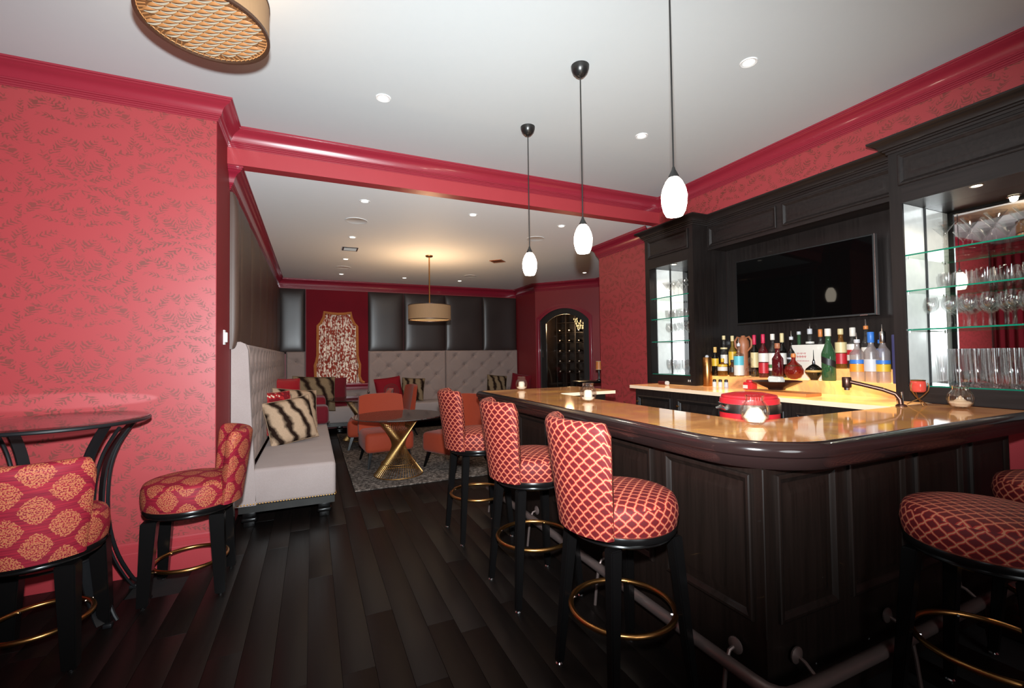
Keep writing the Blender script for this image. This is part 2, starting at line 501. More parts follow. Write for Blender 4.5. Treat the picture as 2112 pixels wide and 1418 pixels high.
class MB:
    def __init__(s):
        s.v = []
        s.f = []
        s.uv = []      # one list of uv per face, or None
        s.mi = []

    def face(s, idx, uv=None, mi=0):
        s.f.append(tuple(idx))
        s.uv.append(uv)
        s.mi.append(mi)

    def add(s, verts):
        b = len(s.v)
        s.v.extend([tuple(p) for p in verts])
        return b

    def box(s, x0, x1, y0, y1, z0, z1, mi=0, b=0.0):
        if b > 0:
            return s.rbox(x0, x1, y0, y1, z0, z1, b, mi)
        k = s.add([(x0, y0, z0), (x1, y0, z0), (x1, y1, z0), (x0, y1, z0), (x0, y0, z1), (x1, y0, z1), (x1, y1, z1), (x0, y1, z1)])
        for q, ax in (((0, 3, 2, 1), 2), ((4, 5, 6, 7), 2), ((0, 1, 5, 4), 1), ((2, 3, 7, 6), 1), ((1, 2, 6, 5), 0), ((3, 0, 4, 7), 0)):
            pts = [s.v[k+i] for i in q]
            uv = [((p[1], p[2]), (p[0], p[2]), (p[0], p[1]))[ax] for p in pts]
            s.face([k+i for i in q], uv, mi)
        return s

    def rbox(s, x0, x1, y0, y1, z0, z1, b, mi=0):
        """box with chamfered edges"""
        c = [(x0+x1)/2, (y0+y1)/2, (z0+z1)/2]
        h = [(x1-x0)/2, (y1-y0)/2, (z1-z0)/2]
        b = min(b, min(h)*0.95)
        bm = bmesh.new()
        bmesh.ops.create_cube(bm, size=1)
        for v in bm.verts:
            v.co = Vector([c[i]+v.co[i]*2*h[i] for i in range(3)])
        bmesh.ops.bevel(bm, geom=bm.edges[:], offset=b, segments=3 if b > 0.012 else 2, affect='EDGES', profile=0.5)
        s.from_bm(bm, mi)
        return s

    def from_bm(s, bm, mi=0):
        bm.verts.index_update()
        k = s.add([v.co for v in bm.verts])
        for f in bm.faces:
            n = f.normal
            a = max(range(3), key=lambda i: abs(n[i]))
            uv = [((v.co[1], v.co[2]), (v.co[0], v.co[2]), (v.co[0], v.co[1]))[a] for v in f.verts]
            s.face([k+v.index for v in f.verts], uv, mi)
        bm.free()

    def lathe(s, prof, n=32, c=(0, 0, 0), mi=0, a0=0.0, a1=2*PI, rr=None):
        full = abs(a1-a0-2*PI) < 1e-6
        m = n if full else n+1
        k = len(s.v)
        arc = [0.0]
        for i in range(1, len(prof)):
            arc.append(arc[-1]+math.hypot(prof[i][0]-prof[i-1][0], prof[i][1]-prof[i-1][1]))
        rmax = rr or max(p[0] for p in prof)
        for r, z in prof:
            for j in range(m):
                a = a0+(a1-a0)*j/n
                s.v.append((c[0]+r*math.cos(a), c[1]+r*math.sin(a), c[2]+z))
        for i in range(len(prof)-1):
            for j in range(n):
                j2 = (j+1) % m if full else j+1
                q = [k+i*m+j, k+i*m+j2, k+(i+1)*m+j2, k+(i+1)*m+j]
                u0, u1 = (a0+(a1-a0)*j/n)*rmax, (a0+(a1-a0)*(j+1)/n)*rmax
                uv = [(u0, arc[i]), (u1, arc[i]), (u1, arc[i+1]), (u0, arc[i+1])]
                if prof[i][0] < 1e-6:
                    q, uv = [q[0], q[2], q[3]], [uv[0], uv[2], uv[3]]
                elif prof[i+1][0] < 1e-6:
                    q, uv = q[:3], uv[:3]
                s.face(q, uv, mi)
        return s

    def tube(s, pts, r, n=8, closed=False, mi=0, caps=True):
        P = [Vector(p) for p in pts]
        m = len(P)
        R = r if isinstance(r, (list, tuple)) else [r]*m
        k = len(s.v)
        ref = None
        L = 0.0
        Ls = []
        for i in range(m):
            a = P[(i-1) % m] if (closed or i > 0) else P[i]
            b = P[(i+1) % m] if (closed or i < m-1) else P[i]
            t = (b-a).normalized()
            if ref is None:
                ref = Vector((0, 0, 1)) if abs(t.z) < 0.9 else Vector((1, 0, 0))
            e1 = (ref - t*ref.dot(t)).normalized()
            ref = e1
            e2 = t.cross(e1)
            if i > 0:
                L += (P[i]-P[i-1]).length
            Ls.append(L)
            for j in range(n):
                a_ = 2*PI*j/n + PI/n
                s.v.append(tuple(P[i]+(e1*math.cos(a_)+e2*math.sin(a_))*R[i]))
        for i in range(m if closed else m-1):
            i2 = (i+1) % m
            for j in range(n):
                j2 = (j+1) % n
                s.face((k+i*n+j, k+i*n+j2, k+i2*n+j2, k+i2*n+j), None, mi)
        if caps and not closed:
            s.face([k+j for j in reversed(range(n))], None, mi)
            s.face([k+(m-1)*n+j for j in range(n)], None, mi)
        return s

    def sweep(s, path, prof, z, closed=False, mi=0):
        """prof [(out, down)] carried along a level path; out is to the right of travel; mitred"""
        P = [Vector((p[0], p[1])) for p in path]
        m = len(P)
        offs = []
        for i in range(m):
            d1 = (P[i]-P[i-1]).normalized() if (i > 0 or closed) else None
            d2 = (P[(i+1) % m]-P[i]).normalized() if (i < m-1 or closed) else None
            d1 = d1 or d2
            d2 = d2 or d1
            n1, n2 = Vector((d1.y, -d1.x)), Vector((d2.y, -d2.x))
            o = n1+n2
            offs.append(o*(2.0/max(1e-6, o.length_squared)) if o.length > 1e-6 else n1)
        k = len(s.v)
        q = len(prof)
        for p, o in zip(P, offs):
            for out, down in prof:
                s.v.append((p.x+o.x*out, p.y+o.y*out, z-down))
        for i in range(m if closed else m-1):
            i2 = (i+1) % m
            for j in range(q-1):
                s.face((k+i*q+j, k+i2*q+j, k+i2*q+j+1, k+i*q+j+1), None, mi)
        if not closed:
            s.face([k+j for j in range(q)], None, mi)
            s.face([k+(m-1)*q+j for j in reversed(range(q))], None, mi)
        return s

    def prism(s, pts, z0, z1, mi=0, mi_side=None):
        k = s.add([(p[0], p[1], z0) for p in pts]+[(p[0], p[1], z1) for p in pts])
        n = len(pts)
        s.face([k+i for i in reversed(range(n))], [(pts[i][0], pts[i][1]) for i in reversed(range(n))], mi)
        s.face([k+n+i for i in range(n)], [(p[0], p[1]) for p in pts], mi)
        for i in range(n):
            j = (i+1) % n
            s.face((k+i, k+j, k+n+j, k+n+i), None, mi if mi_side is None else mi_side)
        return s

    def grid(s, fn, nx, ny, mi=0, uvf=None, flip=False):
        k = len(s.v)
        for j in range(ny+1):
            for i in range(nx+1):
                s.v.append(tuple(fn(i/nx, j/ny)))
        for j in range(ny):
            for i in range(nx):
                q = [k+j*(nx+1)+i, k+j*(nx+1)+i+1, k+(j+1)*(nx+1)+i+1, k+(j+1)*(nx+1)+i]
                uv = [(i/nx, j/ny), ((i+1)/nx, j/ny), ((i+1)/nx, (j+1)/ny), (i/nx, (j+1)/ny)]
                if uvf:
                    uv = [uvf(*w) for w in uv]
                if flip:
                    q.reverse()
                    uv.reverse()
                s.face(q, uv, mi)
        return s

    def xf(s, mat, start=0):
        for i in range(start, len(s.v)):
            s.v[i] = tuple(mat @ Vector(s.v[i]))
        return s

    def mesh(s, name, mats, angle=40, recalc=True, flat=False, weld=False):
        me = bpy.data.meshes.new(name)
        me.from_pydata(s.v, [], s.f)
        ul = me.uv_layers.new(name='UVMap')
        for p, uv in zip(me.polygons, s.uv):
            if uv:
                for li, w in zip(p.loop_indices, uv):
                    ul.data[li].uv = w
        for p, m in zip(me.polygons, s.mi):
            p.material_index = m
        for m in mats:
            me.materials.append(m)
        if recalc or weld:
            bm = bmesh.new()
            bm.from_mesh(me)
            if weld:
                bmesh.ops.remove_doubles(bm, verts=bm.verts, dist=1e-5)
            bmesh.ops.recalc_face_normals(bm, faces=bm.faces)
            bm.to_mesh(me)
            bm.free()
        if not flat:
            me.polygons.foreach_set('use_smooth', [True]*len(me.polygons))
            me.set_sharp_from_angle(angle=math.radians(angle))
        me.update()
        return me


def obj(name, mb, mat, parent=None, loc=None, rot=None, label=None, kind=None, **kw):
    mats = mat if isinstance(mat, (list, tuple)) else [mat]
    me = mb if isinstance(mb, bpy.types.Mesh) else mb.mesh(name, [MT[m] for m in mats], **kw)
    o = bpy.data.objects.new(name, me)
    COL.objects.link(o)
    if parent is not None:
        o.parent = parent
    if loc is not None:
        o.location = loc
    if rot is not None:
        o.rotation_euler = rot
    if label:
        o['label'] = label
    if kind:
        o['kind'] = kind
    return o


def thing(name, label, cat, loc=(0, 0, 0), rz=0.0, group=None, rot=None):
    o = bpy.data.objects.new(name, None)
    o.empty_display_size = 0.05
    COL.objects.link(o)
    o.location = loc
    o.rotation_euler = rot or (0, 0, rz)
    o['label'] = label
    o['category'] = cat
    if group:
        o['group'] = group
    return o


def tag(o, label, cat, group=None):
    o['label'] = label
    o['category'] = cat
    if group:
        o['group'] = group
    return o


def struct(name, mb, mat, parent=None, **kw):
    o = obj(name, mb, mat, parent, **kw)
    if parent is None:
        o['kind'] = 'structure'
    return o


def dup(root, loc, rz=None, label=None, group=None):
    r = root.copy()
    COL.objects.link(r)
    r.location = loc
    if rz is not None:
        r.rotation_euler = (0, 0, rz)
    if label:
        r['label'] = label
    if group:
        r['group'] = group
    for ch in list(root.children):
        c = ch.copy()
        COL.objects.link(c)
        c.parent = r
        for g in list(ch.children):
            d = g.copy()
            COL.objects.link(d)
            d.parent = c
    return r


def ring(r, n=32, z=0.0, c=(0, 0)):
    return [(c[0]+r*math.cos(2*PI*i/n), c[1]+r*math.sin(2*PI*i/n), z) for i in range(n)]


def wallbox(x0, x1, y0, y1, z0, z1):
    return MB().box(x0, x1, y0, y1, z0, z1)


# ------------------------------------------------------------------ the shell
YW, YB, XL, XR = 3.955, 4.40, -0.66, 4.06
YK = 10.34                    # lounge back wall
fl = struct('floor', wallbox(-3.3, 6.0, -2.7, 10.6, -0.06, -0.012), 'floorgap')
# oak planks, each its own board, running towards the lounge
PW, PL = 0.152, 2.05
pm = MB().rbox(-PW/2+0.0006, PW/2-0.0006, -PL/2+0.0006, PL/2-0.0006, -0.012, 0.0, 0.0009).mesh('plank', [MT['floor']], angle=30)
npl = 0
rp = random.Random(3)
for i in range(-15, 33):
    x = i*PW+0.05
    off = rp.uniform(-1.0, 1.0)
    for j in range(-1, 6):
        y = j*PL+off+1.0
        if npl >= 298:
            break
        # boards the picture can show: from the near edge of the frame to the lounge
        if y+PL/2 < 0.7 or y-PL/2 > 10.2 or x < -2.9 or x > 5.0:
            continue
        if (y < 3.2 and x < -y*0.75-0.9) or (y > 4.3 and (x < -0.75)) or (x > 1.75 and 1.3 < y < 3.4) or (x > 2.9 and y > 1.2 and y < 6.0):
            continue
        if y > 6.5 and x > 3.6:
            continue
        p = obj('plank', pm, 'floor', fl)
        p.location = (x, y, 0)
        npl += 1
print('planks', npl)

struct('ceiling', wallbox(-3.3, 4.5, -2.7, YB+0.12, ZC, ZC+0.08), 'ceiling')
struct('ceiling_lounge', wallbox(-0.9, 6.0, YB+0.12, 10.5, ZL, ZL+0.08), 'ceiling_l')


def uvwall(mb):
    return mb


# left front wall with the damask paper, its return, and the walls behind the camera
struct('wall_left', wallbox(-3.3, XL-0.004, YW, YB+0.12, 0, ZC), 'damask')
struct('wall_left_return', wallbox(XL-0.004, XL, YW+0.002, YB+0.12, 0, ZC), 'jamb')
struct('wall_far_left', wallbox(-3.45, -3.35, -2.7, YW, 0, ZC), 'redpaint')
dp = MB()
dp.grid(lambda u, v: (-3.27+0.035*math.sin(u*2*PI*24)+0.01*math.sin(u*131), 1.2+u*2.7, 0.02+v*3.2), 240, 2)
tag(obj('velvet_drape', dp, 'velvet_d', recalc=False), 'deep red velvet drape seen folded in the cabinet mirror', 'curtain')
struct('wall_rear', wallbox(-3.3, 4.6, -2.8, -2.7, 0, ZC), 'redpaint')
struct('wall_lounge_left', wallbox(XL-0.12, XL, YB+0.12, YK, 0, ZL), 'loungered')
struct('wall_back', wallbox(XL-0.12, 4.75, YK, YK+0.1, 0, ZL), 'loungered')
struct('wall_lounge_side', wallbox(4.75, 4.85, 9.25, YK+0.1, 0, ZL), 'loungered')
struct('wall_right', wallbox(XR, XR+0.12, YB+0.0, 5.72, 0, ZL+0.02), 'damask')
struct('wall_right_bulkhead', wallbox(XR, XR+0.12, -2.7, YB, 2.93, ZC), 'damask')
struct('wall_right_lower', wallbox(4.40, 4.5, -2.7, YB+0.1, 0, 2.93), 'redpaint')
struct('wall_recess_front', wallbox(XR+0.12, 5.75, 5.62, 5.72, 0, ZL), 'loungered')
struct('wall_recess_right', wallbox(5.75, 5.85, 5.62, 8.16, 0, ZL), 'loungered')
struct('beam', wallbox(XL, XR, YB, YB+0.12, ZL-0.0, ZC), 'redpaint')

CR = [(0.115, 0), (0.115, 0.014), (0.106, 0.014), (0.106, 0.024), (0.098, 0.027), (0.090, 0.036), (0.074, 0.043), (0.058, 0.054), (0.046, 0.070), (0.038, 0.090), (0.034, 0.104), (0.030, 0.106), (0.030, 0.114), (0.021, 0.117), (0.021, 0.125),
      (0.013, 0.128), (0.013, 0.138), (0.006, 0.141), (0.006, 0.150), (0, 0.150)]
struct('trim_1', MB().sweep([(-3.3, YW), (XL, YW), (XL, YB), (XR, YB), (XR, -2.7)], CR, ZC), 'crown', label='crimson crown moulding round the main ceiling', angle=28)
CL = [(o, d*1.22) for o, d in CR]
struct('trim_2', MB().sweep([(XL-0.10, YB+0.13), (XL, YB+0.13), (XL, YK), (4.75, YK), (4.75, 9.25), (5.75, 8.12), (5.75, 5.72), (XR, 5.72), (XR, YB+0.12)], CL, ZL), 'crown_l', label='burgundy crown moulding round the lounge ceiling', angle=28)
BB = [(0, -0.235), (0.006, -0.235), (0.008, -0.222), (0.014, -0.215), (0.014, -0.203), (0.019, -0.198), (0.019, -0.165), (0.022, -0.16), (0.022, 0), (0, 0)]
struct('baseboard_left', MB().sweep([(-3.3, YW), (XL, YW), (XL, YB+0.12)], BB, 0), 'redpaint', angle=28)

# diagonal wall with an arched opening for the cellar door
D0, D1 = Vector((4.75, 9.25)), Vector((5.75, 8.12))
DD = (D1-D0).normalized()
DN = Vector((-DD.y, DD.x))*-1.0          # towards the lounge
if DN.dot(Vector((-1, -1))) < 0:
    DN = -DN
DLEN = (D1-D0).length


def dxf(mb, out=0.0):
    """s along the wall, y outwards, z up"""
    m = Matrix(((DD.x, DN.x, 0, D0.x+DN.x*out), (DD.y, DN.y, 0, D0.y+DN.y*out), (0, 0, 1, 0), (0, 0, 0, 1)))
    return mb.xf(m)


def arch(s0, s1, z_spring, rise, n=14):
    """points over the top from s0 to s1"""
    out = []
    w = (s1-s0)/2
    R = (w*w+rise*rise)/(2*rise)
    c = (s0+s1)/2
    a = math.asin(min(1, w/R))
    for i in range(n+1):
        t = -a+2*a*i/n
        out.append((c+R*math.sin(t), z_spring+rise-R+R*math.cos(t)))
    return out


def arch_band(s0, s1, zs, rise, t, y0, y1, z0=0.0, n=14):
    """an arched band: outer opening s0..s1, thickness t inwards"""
    A = [(s0, z0)]+arch(s0, s1, zs, rise, n)+[(s1, z0)]
    B = [(s0+t, z0)]+arch(s0+t, s1-t, zs, rise-t*0.25, n)+[(s1-t, z0)]
    B = [(p[0], p[1]-(t if 0 < i < len(B)-1 else 0)) for i, p in enumerate(B)]
    mb = MB()
    k = mb.add([(a[0], y0, a[1]) for a in A]+[(b[0], y0, b[1]) for b in B]+[(a[0], y1, a[1]) for a in A]+[(b[0], y1, b[1]) for b in B])
    n_ = len(A)
    for i in range(n_-1):
        mb.face((k+i, k+i+1, k+n_+i+1, k+n_+i))
        mb.face((k+2*n_+i, k+3*n_+i, k+3*n_+i+1, k+2*n_+i+1))
        mb.face((k+i, k+2*n_+i, k+2*n_+i+1, k+i+1))
        mb.face((k+n_+i, k+n_+i+1, k+3*n_+i+1, k+3*n_+i))
    return mb


A0, A1, AZ, AR = 0.115, 1.275, 2.36, 0.24
mb = MB()
poly = [(0, 0), (A0, 0)]+arch(A0, A1, AZ, AR)+[(A1, 0), (DLEN, 0), (DLEN, ZL), (0, ZL)]
for y in (0.0, -0.1):
    k = mb.add([(p[0], y, p[1]) for p in poly])
    mb.face([k+i for i in range(len(poly))])
n_ = len(poly)
for i in range(n_):
    j = (i+1) % n_
    mb.face((i, j, n_+j, n_+i))
wd_ = struct('wall_diagonal', dxf(mb), 'loungered', flat=True)
dr = struct('door_1', dxf(arch_band(A0, A1, AZ, AR, 0.135, -0.07, -0.02)), 'espresso', label='arched dark wooden cellar door with a glass centre')
cs = struct('trim_3', dxf(arch_band(A0-0.075, A1+0.075, AZ, AR+0.055, 0.075, 0.0, 0.035)), 'crown_l', label='burgundy arched casing round the cellar door')
struct('trim_4', dxf(arch_band(A0-0.05, A1+0.05, AZ, AR+0.035, 0.02, 0.035, 0.05)), 'crown_l', label='raised bead on the cellar door casing')
pn = MB()
pts = [(A0+0.13, 0.02)]+[(p[0], p[1]-0.13) for p in arch(A0+0.13, A1-0.13, AZ, AR-0.03)]+[(A1-0.13, 0.02)]
k = pn.add([(p[0], -0.045, p[1]) for p in pts])
pn.face([k+i for i in range(len(pts))])
obj('pane', dxf(pn), 'doorglass', dr, flat=True, recalc=False)
obj('handle', dxf(MB().tube([(0.185, -0.015, 1.45), (0.185, 0.02, 1.45), (0.185, 0.025, 1.60), (0.185, -0.015, 1.62)], 0.008, 6)), 'nickel', dr, label='small nickel door handle')

# the cellar behind the door
cel = MB()
for (a, b, c_, d, e, f) in ((0.0, 2.4, -2.1, -2.0, 0, 2.9), (-0.06, 0.0, -2.1, -0.12, 0, 2.9), (2.4, 2.5, -2.1, -0.12, 0, 2.9), (-0.06, 2.5, -2.1, -0.12, 2.75, 2.9), (-0.06, 2.5, -2.1, -0.12, -0.05, 0.0)):
    cel.box(a, b, c_, d, e, f)
struct('wall_cellar', dxf(cel), 'barwood')


def dpt(s, y, z):
    p = D0+DD*s+DN*y
    return (p.x, p.y, z)


DANG = math.atan2(DD.y, DD.x)
rk = thing('wine_rack', 'dark wooden wine rack behind the arched glass door', 'rack', dpt(0.62, -1.45, 0), DANG)
for i in range(6):
    obj('post', MB().box(-0.6+i*0.25, -0.57+i*0.25, -0.02, 0.24, 0, 2.55), 'barwood', rk)
for j in range(9):
    obj('shelf', MB().box(-0.57, 0.68, 0.0, 0.22, 0.25+j*0.26, 0.265+j*0.26), 'barwood', rk)
wb = MB().lathe([(0, 0), (0.034, 0), (0.037, 0.006), (0.037, 0.20), (0.016, 0.255), (0.014, 0.30), (0, 0.30)], 12)
wbm = wb.mesh('wine_bottle', [MT['b_dark']])
wcm = MB().lathe([(0.0155, 0.245), (0.0155, 0.303), (0, 0.304)], 10).mesh('foil', [MT['l_silver']])
for j in range(4, 9):
    for i in range(3):
        o = thing('wine_bottle', 'wine bottle in the cellar rack, %s level from the top, %s column' % (('fifth', 'fourth', 'third', 'second', 'first')[j-4], ('left', 'middle', 'right')[i]), 'bottle', (0, 0, 0), 0, 'bottles in the cellar rack')
        p = dpt(0.62-0.57+i*0.25+0.16, -1.44, 0.265+j*0.26-0.26+0.040)
        o.location = p
        d3 = Vector((DN.x, DN.y, 0))
        o.rotation_euler = d3.to_track_quat('Z', 'Y').to_euler()
        obj('body', wbm, 'b_dark', o)
        obj('foil', wcm, 'l_silver', o)
ch = thing('chandelier', 'small glowing crystal chandelier inside the wine cellar', 'chandelier', dpt(0.80, -1.0, -0.12))
obj('rod', MB().tube([(0, 0, 2.55), (0, 0, 2.75)], 0.008, 6), 'gold', ch)
for k_ in range(5):
    n = 7+k_ % 2*3
    cm = MB()
    for i in range(n):
        a = 2*PI*i/n+k_
        r = 0.16-0.022*k_
        cm.lathe([(0, -0.03), (0.016, 0.0), (0, 0.03)], 6, (r*math.cos(a), r*math.sin(a), 2.50-0.055*k_))
    obj('crystal_tier', cm, 'crystal', ch, kind='stuff')
lamp('cellar_light', 'POINT', dpt(0.55, -0.8, 2.2), 45, WARM, 0.1)

# window in the back wall
WX0, WX1, WZ0, WZ1 = 0.03, 0.96, 0.95, 2.47
win = struct('window_1', MB().box(WX0-0.05, WX0, YK-0.03, YK-0.002, WZ0, WZ1).box(WX1, WX1+0.05, YK-0.03, YK-0.002, WZ0, WZ1).box(WX0-0.05, WX1+0.05, YK-0.03, YK-0.002, WZ1, WZ1+0.05), 'loungered')
for i, (a, b) in enumerate(((WX0, 0.495), (0.495, WX1))):
    for z0, z1 in ((0.95, 1.45), (1.45, 1.96), (1.96, 2.47)):
        obj('pane', MB().box(a, b, YK-0.008, YK-0.003, z0, z1), 'sky', win)
obj('muntin', MB().box(0.485, 0.505, YK-0.03, YK-0.008, WZ0, WZ1), 'barwood', win)
for z in (1.45, 1.96):
    obj('muntin', MB().box(WX0, WX1, YK-0.03, YK-0.008, z-0.012, z+0.012), 'barwood', win)
SILL = [(0, 0), (0.16, 0), (0.165, 0.012), (0.16, 0.03), (0.13, 0.035), (0.12, 0.06), (0.10, 0.07), (0.10, 0.11), (0, 0.11)]
obj('sill', MB().sweep([(-0.10, YK-0.13), (1.09, YK-0.13)], SILL, 0.95), 'crown_l', win, label='purple-red gloss window sill')

# ------------------------------------------------------------------ upholstered wall panels


def pillow_panel(w, h, d, bulge, p=5.0, nx=14, ny=20):
    mb = MB()

    def f(u, v):
        a, b = abs(2*u-1), abs(2*v-1)
        z = bulge*math.sqrt(max(0.0, (1-a**p)))*math.sqrt(max(0.0, (1-b**(p*1.6))))
        return ((u-0.5)*w, -(d+z), (v-0.5)*h)
    # denser towards the edges
    e = lambda t: 0.5-0.5*math.cos(PI*t)
    mb.grid(lambda u, v: f(e(u), e(v)), nx, ny, uvf=lambda u, v: (e(u)*w, e(v)*h))
    mb.box(-w/2, w/2, -d, 0, -h/2, h/2)
    return mb


LZ0, LZ1 = 1.60, 2.96
# back wall: one panel left of the window, four to its right
wb_ = bpy.data.objects['wall_back']
for x0, x1 in ((-0.655, -0.135), (1.115, 1.90), (1.905, 2.87), (2.875, 3.83), (3.835, 4.745)):
    obj('leather_panel', pillow_panel(x1-x0-0.004, LZ1-LZ0, 0.03, 0.055), 'leather', wb_, ((x0+x1)/2, YK-0.001, (LZ0+LZ1)/2), angle=50)
wl_ = bpy.data.objects['wall_lounge_left']
ys = [4.53, 4.74, 5.60, 6.48, 7.36, 8.24, 9.12, 10.24]
for y0, y1 in zip(ys, ys[1:]):
    obj('leather_panel', pillow_panel(y1-y0-0.010, LZ1-LZ0+0.02, 0.02, 0.045), 'leather_s', wl_, (XL+0.001, (y0+y1)/2, (LZ0+LZ1)/2), (0, 0, PI/2), angle=50)

# velvet lambrequin round the window, with its braid
lam = thing('window_lambrequin', 'deep red velvet lambrequin framing the floral window', 'curtain', (0.49, YK-0.16, 0))
L_ = [(-0.045, 0.955), (0.02, 1.00), (0.055, 1.10), (0.045, 1.35), (0.075, 1.44), (0.095, 1.55), (0.10, 2.18), (0.16, 2.24), (0.215, 2.36), (0.225, 2.47), (0.36, 2.445), (0.49, 2.438)]
LR = L_+[(0.98-x, z) for x, z in reversed(L_[:-1])]
LRc = [(x-0.49, z) for x, z in LR]
outer = [(-0.615, 0.955), (-0.615, 2.94), (0.62, 2.94), (0.62, 0.955)]
mb = MB()
for sgn in (1,):
    inner = LRc
    m = len(inner)
    # strips from the outline to the rectangle
    def outer_pt(i):
        x, z = inner[i]
        if i == 0:
            return outer[0]
        if i == m-1:
            return outer[3]
        if z < 2.3:
            return (-0.615 if x < 0 else 0.62, z)
        return (max(-0.615, min(0.62, x*2.45)), 2.94)
    O = [outer_pt(i) for i in range(m)]
    k = mb.add([(x, 0, z) for x, z in inner]+[(x, 0, z) for x, z in O]+[(x, 0.05, z) for x, z in inner]+[(x, 0.05, z) for x, z in O])
    for i in range(m-1):
        mb.face((k+i, k+i+1, k+m+i+1, k+m+i))
        mb.face((k+2*m+i, k+3*m+i, k+3*m+i+1, k+2*m+i+1))
        mb.face((k+i, k+2*m+i, k+2*m+i+1, k+i+1))
        mb.face((k+m+i, k+m+i+1, k+3*m+i+1, k+3*m+i))
    for i in range(m-1):
        if O[i][1] < 2.3 <= 2.9 < O[i+1][1]:
            mb.add([(O[i][0], 0, 2.94)])
            mb.face((k+m+i, k+m+i+1, len(mb.v)-1))
        elif O[i][1] > 2.9 and O[i+1][1] < 2.3:
            mb.add([(O[i+1][0], 0, 2.94)])
            mb.face((k+m+i, k+m+i+1, len(mb.v)-1))
obj('velvet_panel', mb, 'velvet_d', lam, flat=True)
br = [(x, -0.006, z) for x, z in LRc]
obj('braid', MB().tube(br, 0.030, 6), 'trimgold', lam, label='brown gold braid edging')
cur = MB()
cur.grid(lambda u, v: ((u-0.5)*0.98, 0.085+0.022*math.sin(u*2*PI*9)+0.008*math.sin(u*61), 0.955+v*1.55), 110, 6)
obj('sheer_curtain', cur, 'sheer', lam, label='floral patterned sheer hanging in folds', recalc=False)
obj('pull_cord', MB().tube([(0.40, 0.02, 0.98), (0.40, 0.02, 1.42)], 0.006, 6), 'nickel', lam)


# ------------------------------------------------------------------ tufted banquettes
def tufted(w, h, d, rows, cols, a=0.034, s=0.055, nx=None, ny=None, dy=0.0, edge=0.035, pleat=0.010):
    """upholstered back with buttons on a staggered grid; front looks to -y"""
    B = []
    for r in range(rows):
        for c in range(cols+(1 if r % 2 else 0)):
            x = (c+0.5-(0.5 if r % 2 else 0))*w/cols
            z = h - (r+0.62)*h/(rows+0.3)
            if 0.05 < x < w-0.05 and z > 0.05:
                B.append((x, z))
    nx = nx or max(8, int(w/0.017))
    ny = ny or max(8, int(h/0.017))
    cw, chh = w/cols, h/(rows+0.3)

    def f(u, v):
        x, z = u*w, v*h
        e = min(x, w-x, h-z+0.0)
        er = edge
        dep = d
        if e < er:
            dep -= d*0.55*(1-math.sqrt(max(0, 1-(1-e/er)**2)))
        q = 0.0
        for bx, bz in B:
            dx, dz = x-bx, z-bz
            r2 = dx*dx+dz*dz
            if r2 < 0.05:
                q = max(q, a*math.exp(-r2/(2*s*s*0.35)))
                # pleats leave each button along the diagonals
                for sx in (-1, 1):
                    t = (dx*sx*chh+dz*cw/2)/math.hypot(chh, cw/2)
                    n_ = abs(-dx*sx*cw/2+dz*chh)/math.hypot(chh, cw/2)
                    q = max(q, pleat*math.exp(-(n_/0.014)**2)*math.exp(-abs(math.sqrt(r2))/0.12))
        return (x-w/2, -(dep-q), z)
    mb = MB().grid(f, nx, ny)
    mb.box(-w/2+0.004, w/2-0.004, -d*0.4, 0, 0, h-0.004)
    bt = MB()
    for bx, bz in B:
        k = len(bt.v)
        bt.lathe([(0.020, 0), (0.016, 0.006), (0, 0.010)], 8)
        bt.xf(Matrix.Translation((bx-w/2, -(d-a)+0.004, bz)) @ Matrix.Rotation(PI/2, 4, 'X'), k)
    return mb, bt


SEAT = 0.52
ban = thing('corner_banquette', 'grey linen L-shaped banquette with tall tufted backs along the lounge walls', 'bench', (-0.2, 4.60, 0))
ox, oy = 0.2, -4.60     # local offset: world = local + (-0.2, 4.6)


def W(mb):
    return mb.xf(Matrix.Translation((ox, oy, 0)))


obj('seat', W(MB().rbox(-0.50, 0.20, 4.585, 10.28, 0.20, SEAT, 0.035)), 'linen', ban, label='long grey seat cushion on the left wall', angle=60)
obj('seat', W(MB().rbox(0.205, 4.72, 9.55, 10.28, 0.20, SEAT, 0.035)), 'linen', ban, angle=60)
obj('base_frame', W(MB().box(-0.60, 0.19, 4.60, 9.56, 0.135, 0.20).box(0.19, 4.70, 9.56, 10.25, 0.135, 0.20)), 'darkmetal', ban, label='dark metallic base strip')
nl = MB()
for i in range(34):
    x = -0.60+0.79*i/33
    nl.lathe([(0.009, 0), (0.006, 0.006), (0, 0.008)], 6)
    nl.xf(Matrix.Translation((x, 4.586, 0.212)) @ Matrix.Rotation(PI/2, 4, 'X'), len(nl.v)-18)
for i in range(210):
    nl.lathe([(0.009, 0), (0.006, 0.006), (0, 0.008)], 6)
    nl.xf(Matrix.Translation((0.199, 4.61+4.9*i/209, 0.212)) @ Matrix.Rotation(PI/2, 4, 'Y'), len(nl.v)-18)
obj('nailhead_trim', W(nl), 'gold', ban, kind='stuff', label='row of gold nailheads')
legm = MB().rbox(-0.055, 0.055, -0.055, 0.055, 0.085, 0.135, 0.012).rbox(-0.065, 0.065, -0.062, 0.062, 0.045, 0.088, 0.018).rbox(-0.045, 0.045, -0.045, 0.045, 0.0, 0.05, 0.006).mesh('leg', [MT['lacquer']])
for x, y in ((-0.52, 4.68), (0.10, 4.68), (0.10, 6.3), (0.10, 7.9), (0.5, 9.63), (1.9, 9.63), (3.3, 9.63), (4.6, 9.63)):
    obj('leg', legm, 'lacquer', ban, (x+ox, y+oy, 0))
